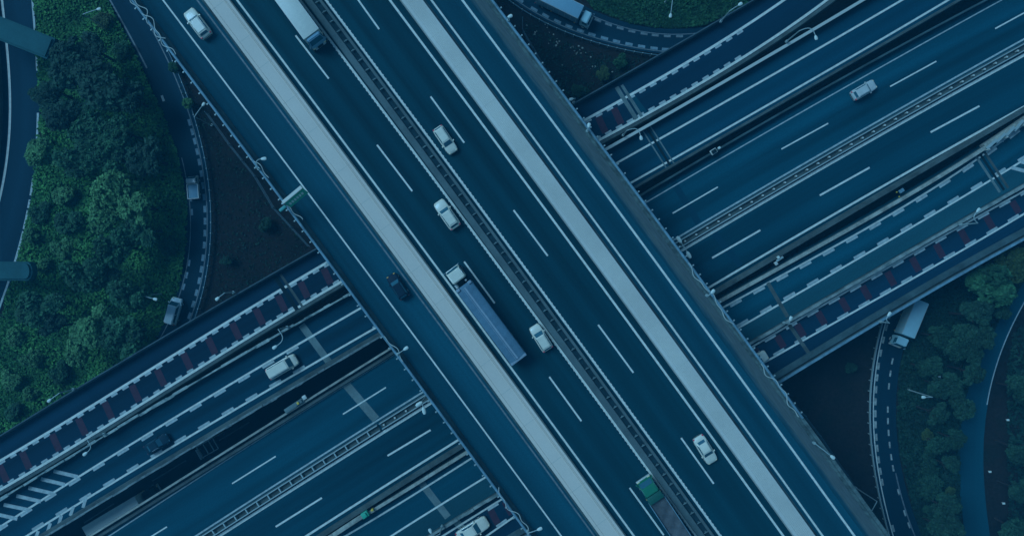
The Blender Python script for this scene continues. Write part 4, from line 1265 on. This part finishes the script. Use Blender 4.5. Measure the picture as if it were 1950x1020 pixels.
def clutter(px, z, ang, items, name, label, cat):
    c = P(*px, z)
    t = empty(name, c, ang); tag(t, label, cat)
    for nm, mt, b in items:
        bm = bmesh.new(); box(bm, *b, bev=.03); finish(bm, nm, M[mt], t, 40)
vang = math.atan2(0.55, 0.84)
clutter((566, 768), LZ + .85, vang, [('tray', 'patch', (-1.7, .9, -.28, .28, 0, .16)), ('lid', 'patch', (-.2, .75, -.2, .2, .17, .4)), ('marker', 'yellow', (.15, .4, -.16, .16, .41, .55)), ('end_plate', 'steel_pale', (.92, 1.4, -.1, .4, 0, .2))], 'utility_box', 'pale cable box with a yellow marker on the parapet beside the dark gap', 'utility box')
clutter((692, 980), LZ + .95, vang, [('nose', 'sign_green', (-.1, .75, -.34, .34, 0, .5)), ('cap', 'sign_green', (.2, .55, -.26, .26, .51, .7)), ('fender', 'stone', (-4.2, -.12, -.26, .26, 0, .28)), ('marker', 'yellow', (1.2, 1.5, -.12, .12, 0, .5))], 'crash_cushion', 'green-nosed crash cushion with a yellow marker at the bottom edge', 'crash cushion')
clutter((1360, 288), LZ + .85, vang, [('frame', 'steel_pale', (-.5, .3, -.3, .3, 0, .15)), ('case', 'joint', (-.4, .2, -.22, .22, .16, .3)), ('lamp', 'lamp_white', (.5, .8, -.12, .15, 0, .3))], 'utility_box', 'small cable box with a white lamp beside the upper right gap', 'utility box')
clutter((1479, 497), LZ + .85, vang, [('case', 'steel_pale', (-.45, -.1, -.35, .05, 0, .3)), ('tray', 'steel', (-.05, .9, -.1, .15, 0, .14)), ('lamp', 'lamp_white', (.2, .5, .16, .45, 0, .3))], 'utility_box', 'two pale cable cases at the narrow black gap right of the overpass', 'utility box')
clutter((1710, 367), LZ + .85, vang, [('case', 'steel_blue', (.1, .7, -.2, .2, 0, .25)), ('marker', 'yellow', (-.2, -.08, .1, .22, 0, .2)), ('reflector', 'yellow', (-.25, -.13, -.5, -.38, 0, .2))], 'utility_box', 'cable case with two yellow reflectors at the narrow black gap on the right', 'utility box')

# ladder-like frame in the gap
c = P(395, 852, 3.6)
t = empty('sign_frame', (c.x, c.y, 0), math.atan2(0.5, 0.86)); tag(t, 'ladder-like metal frame standing in the dark gap at lower left', 'frame')
bm = bmesh.new()
for y in (-.75, .75): bar(bm, (-1.2, y, 3.5), (1.1, y, 3.5), .1)
for x in (-1.2, -.3, .5, 1.1): bar(bm, (x, -.75, 3.5), (x, .75, 3.5), .1)
finish(bm, 'lattice', M['steel'], t)
bm = bmesh.new(); box(bm, -1.5, -1.3, -.9, .5, 2.9, 3.6, bev=.02); finish(bm, 'back_board', M['steel'], t)
for x in (-1.2, 1.1):
    bm = bmesh.new(); bar(bm, (x, .75, 0), (x, .75, 3.45), .12); finish(bm, 'post', M['steel'], t)

# paper scraps on the soil at the top
scr = [(1003, 49), (1019, 62), (1022, 60), (1018, 66), (1042, 53), (1045, 83), (1048, 77), (1061, 75), (1062, 83), (1060, 80), (1065, 79), (1059, 87), (1087, 91), (1094, 97), (1099, 101), (1104, 95), (1109, 92), (1115, 100), (1125, 109), (1128, 127), (1132, 129), (1124, 131), (1133, 127), (1097, 103), (1106, 102), (1071, 124), (1070, 150), (1166, 137), (1046, 62), (1054, 66), (1038, 47), (1112, 98), (1090, 90), (1102, 88), (1076, 96), (1055, 88)]
bm = bmesh.new(); r_ = [bm.verts.new(v) for v in ((-.12, -.08, .03), (.1, -.1, .05), (.13, .07, .03), (-.02, .11, .09), (-.13, .06, .04))]; bm.faces.new(r_)
vv = bm.faces[:] if False else None
bmesh.ops.solidify(bm, geom=bm.faces[:], thickness=0.015)
proto = finish(bm, 'paper_scrap', M['paper'])
tag(proto, 'small white scrap lying on the dark soil between the top loop and the overpass', 'litter', 'white scraps on the soil')
for i, (x, y) in enumerate(scr):
    o = proto if i == 0 else proto.copy()
    if i: COL.objects.link(o)
    o.location = P(x, y, 0); o.rotation_euler = (0, 0, random.uniform(0, 6.28)); s = random.uniform(.4, 1.15); o.scale = (s, s, s)
# white marker posts at the right
mk = [(1916, 798), (1908, 956), (1786, 716), (1786, 961), (1882, 896)]
for i, (x, y) in enumerate(mk):
    p = P(x, y, 0)
    t = empty('marker_post', p); tag(t, ['white marker post right of the pale road, upper one', 'white marker post right of the pale road, lower one', 'white marker post among the trees near the folded-arm lamp', 'white marker post among the low bushes at the bottom right', 'white marker post standing at the kerb of the pale road'][i], 'marker post', 'white marker posts')
    bm = bmesh.new(); box(bm, -.06, .06, -.06, .06, 0, .25, bev=.02); finish(bm, 'post', M['steel_pale'], t)
    bm = bmesh.new(); box(bm, -.16, .16, -.12, .12, .25, .4, bev=.03); finish(bm, 'cap', M['lamp_white'], t)

# ================================================================== VEGETATION
def leaf_mesh(name, C, Nn, size, shade, mat):
    """C centres (n,3), Nn normals, size (n,), shade (n,)"""
    n = len(C)
    r = rng.normal(size=(n, 3))
    T = np.cross(Nn, r); T /= np.linalg.norm(T, axis=1)[:, None] + 1e-9
    Bv = np.cross(Nn, T)
    a, b = T * size[:, None], Bv * (size * 0.62)[:, None]
    fold = Nn * (size * 0.25)[:, None]
    V = np.stack([C - a, C - b + fold, C + a, C + b - fold * 0.4], 1).reshape(-1, 3)
    F = np.arange(n * 4).reshape(n, 4)
    me = bpy.data.meshes.new(name)
    me.vertices.add(n * 4); me.vertices.foreach_set('co', V.ravel())
    me.loops.add(n * 4); me.loops.foreach_set('vertex_index', F.ravel())
    me.polygons.add(n); me.polygons.foreach_set('loop_start', np.arange(0, n * 4, 4)); me.polygons.foreach_set('loop_total', np.full(n, 4))
    me.update(calc_edges=True)
    at = me.attributes.new('shade', 'FLOAT', 'POINT')
    at.data.foreach_set('value', np.repeat(shade, 4))
    me.materials.append(mat)
    return me

def crown_mesh(name, mat, nblob, leaves, flat=0.75, size=0.072, spread=0.62):
    """unit crown (radius about 1) of leaf clumps round many twig ends"""
    cs, rs = [], []
    for k in range(nblob):
        while True:
            v = rng.uniform(-1, 1, 3)
            if np.linalg.norm(v) < 1: break
        v = v * np.array([spread, spread, spread * flat])
        v[2] = abs(v[2]) * 0.9 - 0.1 if rng.random() < .75 else v[2]
        cs.append(v); rs.append(rng.uniform(0.2, 0.42))
    cs, rs = np.array(cs), np.array(rs)
    # sub clumps on every blob
    sub, sr, sb = [], [], []
    for c, r in zip(cs, rs):
        m_ = int(14 + 60 * r)
        d = rng.normal(size=(m_, 3)); d[:, 2] = np.abs(d[:, 2]) * 0.9 - 0.25
        d /= np.linalg.norm(d, axis=1)[:, None]
        sub.append(c + d * r * rng.uniform(.75, 1.1, (m_, 1))); sr.append(np.full(m_, .1)); sb.append(np.full(m_, rng.uniform(.25, .75)))
    sub = np.concatenate(sub); sb = np.concatenate(sb)
    idx = rng.integers(0, len(sub), leaves)
    d = rng.normal(size=(leaves, 3)); d /= np.linalg.norm(d, axis=1)[:, None]
    C = sub[idx] + d * rng.uniform(.02, .13, (leaves, 1))
    C[:, 2] = np.maximum(C[:, 2], -0.55)
    N = d * 0.5 + np.array([0, 0, .7]) + rng.normal(size=(leaves, 3)) * .35
    N /= np.linalg.norm(N, axis=1)[:, None]
    sh = np.clip(sb[idx] + rng.normal(0, .2, leaves), 0, 1)
    return leaf_mesh(name, C, N, rng.uniform(.6, 1.3, leaves) * size, sh, mat)

crowns = {}
for kname, mat in (('a', 'leaf_a'), ('b', 'leaf_b'), ('c', 'leaf_c'), ('d', 'leaf_d')):
    crowns[kname] = [crown_mesh('crown', M[mat], nb, lv, fl) for nb, lv, fl in ((9, 8000, .8), (13, 9000, .7), (7, 7000, .9))]
def trunk_mesh():
    bm = bmesh.new()
    tube(bm, [(0, 0, 0), (.03, .02, .4), (-.02, .03, .75), (0, 0, 1.0)], .075, .035, 8)
    for k in range(5):
        a = k * 1.257 + .3; z = .5 + .08 * k
        tube(bm, [(0, 0, z), (.22 * math.cos(a), .22 * math.sin(a), z + .2), (.42 * math.cos(a), .42 * math.sin(a), z + .32)], .035, .012, 6)
    me = bpy.data.meshes.new('trunk'); bmesh.ops.recalc_face_normals(bm, faces=bm.faces); bm.to_mesh(me); bm.free(); me.materials.append(M['bark']); return me
TR = trunk_mesh()
NT = [0]
def tree(px, rpx, kind, label, h=None, grp='trees of the left tree belt', name='tree', cat='tree'):
    """px: centre of the crown in the photo, rpx: crown radius in photo pixels"""
    r0 = rpx * (ZC - 4) / FPX
    h = h or min(7.5, 2.2 + r0 * 1.15)      # height of crown centre
    c = P(px[0], px[1], h)
    r = rpx * (ZC - h) / FPX * 1.12
    t = empty(name, (c.x, c.y, 0)); tag(t, label, cat, grp)
    NT[0] += 1
    me = crowns[kind][NT[0] % 3]
    o = link('crown', me, t)
    o.location = (0, 0, h); o.rotation_euler = (random.uniform(-.15, .15), random.uniform(-.15, .15), random.uniform(0, 6.28)); o.scale = (r * random.uniform(.85, 1.15), r * random.uniform(.8, 1.15), r * random.uniform(.7, .95))
    tr = link('trunk', TR, t); tr.scale = (r * 0.9, r * .9, h); tr.rotation_euler = (0, 0, random.uniform(0, 6.28))
    return t
LT = [
 ((130, 120), 46, 'c', 'dark tree overhanging the end of the teal crossbeam'),
 ((88, 168), 40, 'c', 'dark tree right of the far left road, below the teal crossbeam'),
 ((172, 92), 36, 'c', 'dark tree just below the lamp near the top left corner'),
 ((190, 160), 50, 'c', 'broad dark tree in the middle of the upper tree belt'),
 ((120, 205), 42, 'c', 'dark tree right of the white kerb gap on the far left road'),
 ((240, 185), 40, 'c', 'dim tree at the left edge of the upper loop road'),
 ((165, 238), 36, 'a', 'mid-sized tree half way down the upper tree belt'),
 ((232, 250), 40, 'a', 'light-tipped tree inside the upper bend of the left loop'),
 ((88, 296), 36, 'b', 'fresh green tree beside the widest part of the far left road'),
 ((150, 296), 40, 'a', 'grey green tree right of the fresh green roadside tree'),
 ((205, 300), 38, 'a', 'tree above the large bright crown in the middle of the belt'),
 ((278, 300), 42, 'c', 'dark tree leaning towards the left loop above the pickup truck'),
 ((220, 365), 44, 'b', 'large bright knobbly crown in the middle of the belt'),
 ((262, 392), 42, 'b', 'bright crown right of the large knobbly crown'),
 ((196, 412), 36, 'b', 'bright crown low left of the large knobbly crown'),
 ((272, 436), 36, 'a', 'tree with a dark right flank facing the loop road'),
 ((118, 474), 24, 'b', 'small pale crown standing alone in the scrub'),
 ((222, 470), 40, 'a', 'smooth blue green crown below the bright crowns'),
 ((160, 516), 44, 'a', 'wide mottled crown level with the round-ended crossbeam'),
 ((200, 538), 30, 'a', 'lower right shoulder crown of the wide mottled tree'),
 ((248, 566), 40, 'a', 'tree reaching to the lamp above the white van'),
 ((78, 580), 44, 'a', 'grey green tree right of the lower end of the far left road'),
 ((105, 622), 34, 'c', 'dim tree left of the pale twin crowns at lower left'),
 ((178, 622), 40, 'b', 'bright pale crown, upper one of the pair above the slip road'),
 ((148, 662), 34, 'b', 'bright pale crown, lower one of the pair above the slip road'),
 ((232, 650), 42, 'a', 'green tree touching the outer parapet of the red-barred slip road'),
]
for p, r, k, lb in LT: tree(p, r, k, lb)
RT = [
 ((1886, 545), 42, 'a', 'round green tree between the box lorry and the pale road'),
 ((1930, 500), 34, 'd', 'yellow-tinged tree at the right edge below the viaduct rail'),
 ((1852, 600), 34, 'c', 'tree right of the box lorry, below the round green one'),
 ((1866, 640), 32, 'c', 'tree at the left kerb of the pale road, above its bend'),
 ((1818, 666), 26, 'c', 'small dark tree below right of the box lorry'),
 ((1846, 706), 30, 'c', 'dark tree overhanging the bend of the pale road'),
 ((1800, 735), 30, 'c', 'dark tree right of the folded-arm lamp'),
 ((1828, 770), 26, 'c', 'dark green tree against the left kerb of the pale road'),
 ((1780, 785), 26, 'c', 'low dark green tree below the folded-arm lamp'),
 ((1820, 835), 24, 'c', 'low tree by the left kerb of the pale road, half way down'),
 ((1945, 740), 30, 'c', 'tree at the right edge, right of the bend of the pale road'),
 ((1944, 855), 32, 'c', 'dark green tree at the right edge, half way down the pale road'),
 ((1945, 935), 28, 'c', 'dim tree at the right edge near the lower marker post'),
 ((1942, 1010), 30, 'c', 'tree in the bottom right corner'),
 ((1800, 1010), 34, 'c', 'dark green tree at the bottom edge left of the pale road'),
]
RT += [
 ((1788, 640), 26, 'c', 'dark tree close to the right side of the box lorry cab'),
 ((1768, 700), 24, 'c', 'dark low tree on the right verge, up and left of the folded-arm lamp'),
 ((1905, 588), 22, 'c', 'small dark tree squeezed between two green ones at the bend'),
 ((1852, 668), 26, 'c', 'dark tree filling the gap before the bend of the pale road'),
 ((1790, 845), 24, 'c', 'dark tree in the middle of the right verge, left of a low kerbside one'),
 ((1806, 885), 22, 'c', 'dark tree just above the yellow shrub'),
 ((1800, 965), 26, 'c', 'dark tree just below the yellow shrub'),
 ((1832, 640), 22, 'c', 'dark tree left of the kerbside tree above the bend'),
]
for p, r, k, lb in RT: tree(p, r, k, lb, grp='trees on the right')
SH = [
 ((1105, 168), 20, 'c', 'round dark shrub in the corner between the soil and the upper slip road'),
 ((1148, 140), 16, 'd', 'yellow green shrub on the littered soil'),
 ((1765, 828), 12, 'd', 'rusty green shrub beside the right loop'),
 ((1766, 858), 17, 'c', 'grey green shrub below the rusty green one'),
 ((1770, 888), 22, 'c', 'plump green shrub half way down the right verge'),
 ((1768, 928), 26, 'c', 'broad shrub above the yellow one near the bottom right'),
 ((1812, 936), 15, 'd', 'yellow shrub by the kerb of the pale road'),
 ((1775, 978), 20, 'c', 'dark shrub at the lower end of the right verge'),
 ((1180, 115), 14, 'a', 'small shrub between the guard rail and the parapet at the top'),
 ((360, 196), 14, 'b', 'green shrub beside the lamp near the left railing'),
 ((330, 128), 10, 'a', 'small shrub squeezed between the left loop and the overpass'),
 ((505, 430), 16, 'c', 'dark shrub on the brown soil left of the green sign'),
 ((430, 500), 13, 'c', 'faint shrub on the soil right of the left loop'),
 ((1620, 700), 14, 'c', 'faint shrub on the soil under the right viaduct'),
]
SH += [
 ((28, 642), 20, 'b', 'fresh shrub in the corner between the far left road and the lower scrub'),
 ((62, 684), 26, 'b', 'bright bushy shrub at lower left, above the lamp over the bushes'),
 ((22, 722), 24, 'b', 'bright shrub at the left edge above the red-barred slip road'),
 ((112, 706), 22, 'a', 'shrub just above the lamp that reaches over the bushes'),
 ((58, 748), 20, 'b', 'small bright shrub close to the outer parapet at lower left'),
 ((24, 784), 18, 'a', 'lowest shrub on the left, squeezed against the outer parapet'),
 ((76, 402), 20, 'a', 'shrub beside the far left road, above its narrow bend'),
 ((58, 446), 18, 'b', 'fresh shrub right of the narrow bend of the far left road'),
 ((132, 424), 24, 'a', 'loose shrub above the small pale crown in the scrub'),
 ((120, 372), 22, 'b', 'fresh shrub left of the large knobbly crown'),
 ((84, 508), 20, 'b', 'fresh shrub just above right of the round-ended crossbeam'),
 ((318, 470), 16, 'a', 'low shrub on the inside kerb of the left loop, below the pickup truck'),
 ((196, 40), 18, 'd', 'yellow green shrub right of the lamp near the top left corner'),
 ((236, 96), 18, 'a', 'green shrub at the inside kerb of the upper loop road'),
]
for p, r, k, lb in SH: tree(p, r, k, lb, h=0.9, grp='shrubs', name='shrub', cat='shrub')

def inside(px, poly):
    x, y = px[:, 0], px[:, 1]
    r = np.zeros(len(px), bool)
    n = len(poly)
    for i in range(n):
        x0, y0 = poly[i]; x1, y1 = poly[(i + 1) % n]
        c = ((y0 > y) != (y1 > y))
        xi = (x1 - x0) * (y - y0) / ((y1 - y0) or 1e-9) + x0
        r ^= c & (x < xi)
    return r
def cover_plants(poly, n, mat, name, hmax=0.5, size=0.2, patchy=True):
    P_ = np.array(poly, float)
    lo, hi = P_.min(0), P_.max(0)
    q = rng.uniform(lo, hi, (n * 3, 2))
    q = q[inside(q, poly)][:n]
    d = ZC / FPX
    C = np.stack([(q[:, 0] - CX) * d, -(q[:, 1] - CY) * d, np.zeros(len(q))], 1)
    f = 0.5 + 0.25 * (np.sin(C[:, 0] * .9 + 1.3 * np.sin(C[:, 1] * .55)) + np.sin(C[:, 1] * 1.1 + 1.7 * np.sin(C[:, 0] * .4)))
    C[:, 2] = 0.05 + hmax * f * rng.uniform(.2, 1, len(q))
    N = rng.normal(size=(len(q), 3)) * .45 + np.array([0, 0, 1]); N /= np.linalg.norm(N, axis=1)[:, None]
    sh = np.clip(.15 + .6 * f + rng.normal(0, .18, len(q)), 0, 1)
    me = leaf_mesh(name, C, N, rng.uniform(.6, 1.4, len(q)) * size, sh, mat)
    o = link(name, me)
    tag(o, kind='stuff')
    return o
cover_plants([(66, -60), (160, -60), (212, 10), (268, 120), (312, 215), (342, 300), (352, 350), (358, 400), (357, 450), (350, 510), (335, 570), (300, 640), (260, 720), (0, 880), (-80, 900), (-80, 780), (8, 590), (42, 480), (64, 365), (78, 280), (80, 215), (72, 90)], 70000, M['grass'], 'scrub_grass', .9, .19)
tag(bpy.data.objects['scrub_grass'], 'dense green scrub covering the ground of the left tree belt', 'ground cover')
a_ = cover_plants([(1060, -80), (1480, -80), (1420, 10), (1340, 50), (1270, 55), (1200, 45), (1130, 18)], 20000, M['grass_mid'], 'grass', .6, .18)
tag(a_, 'green grass inside the top loop', 'grass')
a_ = cover_plants([(1724, 640), (1712, 700), (1706, 790), (1712, 860), (1730, 940), (1765, 1060), (1832, 1060), (1824, 880), (1828, 780), (1850, 710), (1905, 600), (1990, 470), (1960, 450), (1760, 560)], 30000, M['grass_dark'], 'grass', .5, .17)
tag(a_, 'dark grass between the right loop and the pale road', 'grass')
a_ = cover_plants([(1925, 640), (1915, 720), (1920, 1060), (2060, 1060), (2060, 560), (1990, 560)], 7000, M['grass_dark'], 'grass', .5, .24)
tag(a_, 'dark grass right of the pale road', 'grass')
a_ = cover_plants([(330, 150), (352, 150), (420, 260), (490, 350), (600, 490), (420, 590), (405, 560), (418, 450), (412, 370), (395, 280), (370, 220)], 900, M['grass_dark'], 'weeds', .2, .14)
tag(a_, 'sparse weeds on the brown soil right of the left loop', 'weeds')
a_ = cover_plants([(990, 30), (1060, 75), (1160, 108), (1260, 115), (1100, 200), (1060, 160), (1000, 60)], 900, M['grass_dark'], 'weeds', .2, .14)
tag(a_, 'sparse weeds on the littered soil at the top', 'weeds')

# ================================================================== HAZE (thin blue volume added below the camera to tint the whole view)
bm = bmesh.new(); box(bm, -760, 760, -760, 760, -1.0, ZC + 4.0)
hm = bpy.data.materials.new('haze')
hm.use_nodes = True
hn = hm.node_tree; hn.nodes.clear()
ho = hn.nodes.new('ShaderNodeOutputMaterial'); hv = hn.nodes.new('ShaderNodeVolumePrincipled')
hv.inputs['Color'].default_value = (0.08, 0.68, 1.0, 1)
hv.inputs['Density'].default_value = 0.00072 / K
hv.inputs['Anisotropy'].default_value = 0.0
hn.links.new(hv.outputs[0], ho.inputs['Volume'])
tag(finish(bm, 'haze', hm), 'thin blue haze added to tint the whole view', 'haze', kind='stuff')

# ------------------------------------------------------------------ units to metres
for o in list(COL.objects):
    if o.parent is None and o.type in ('MESH', 'EMPTY'):
        o.location = o.location * K
        o.scale = o.scale * K
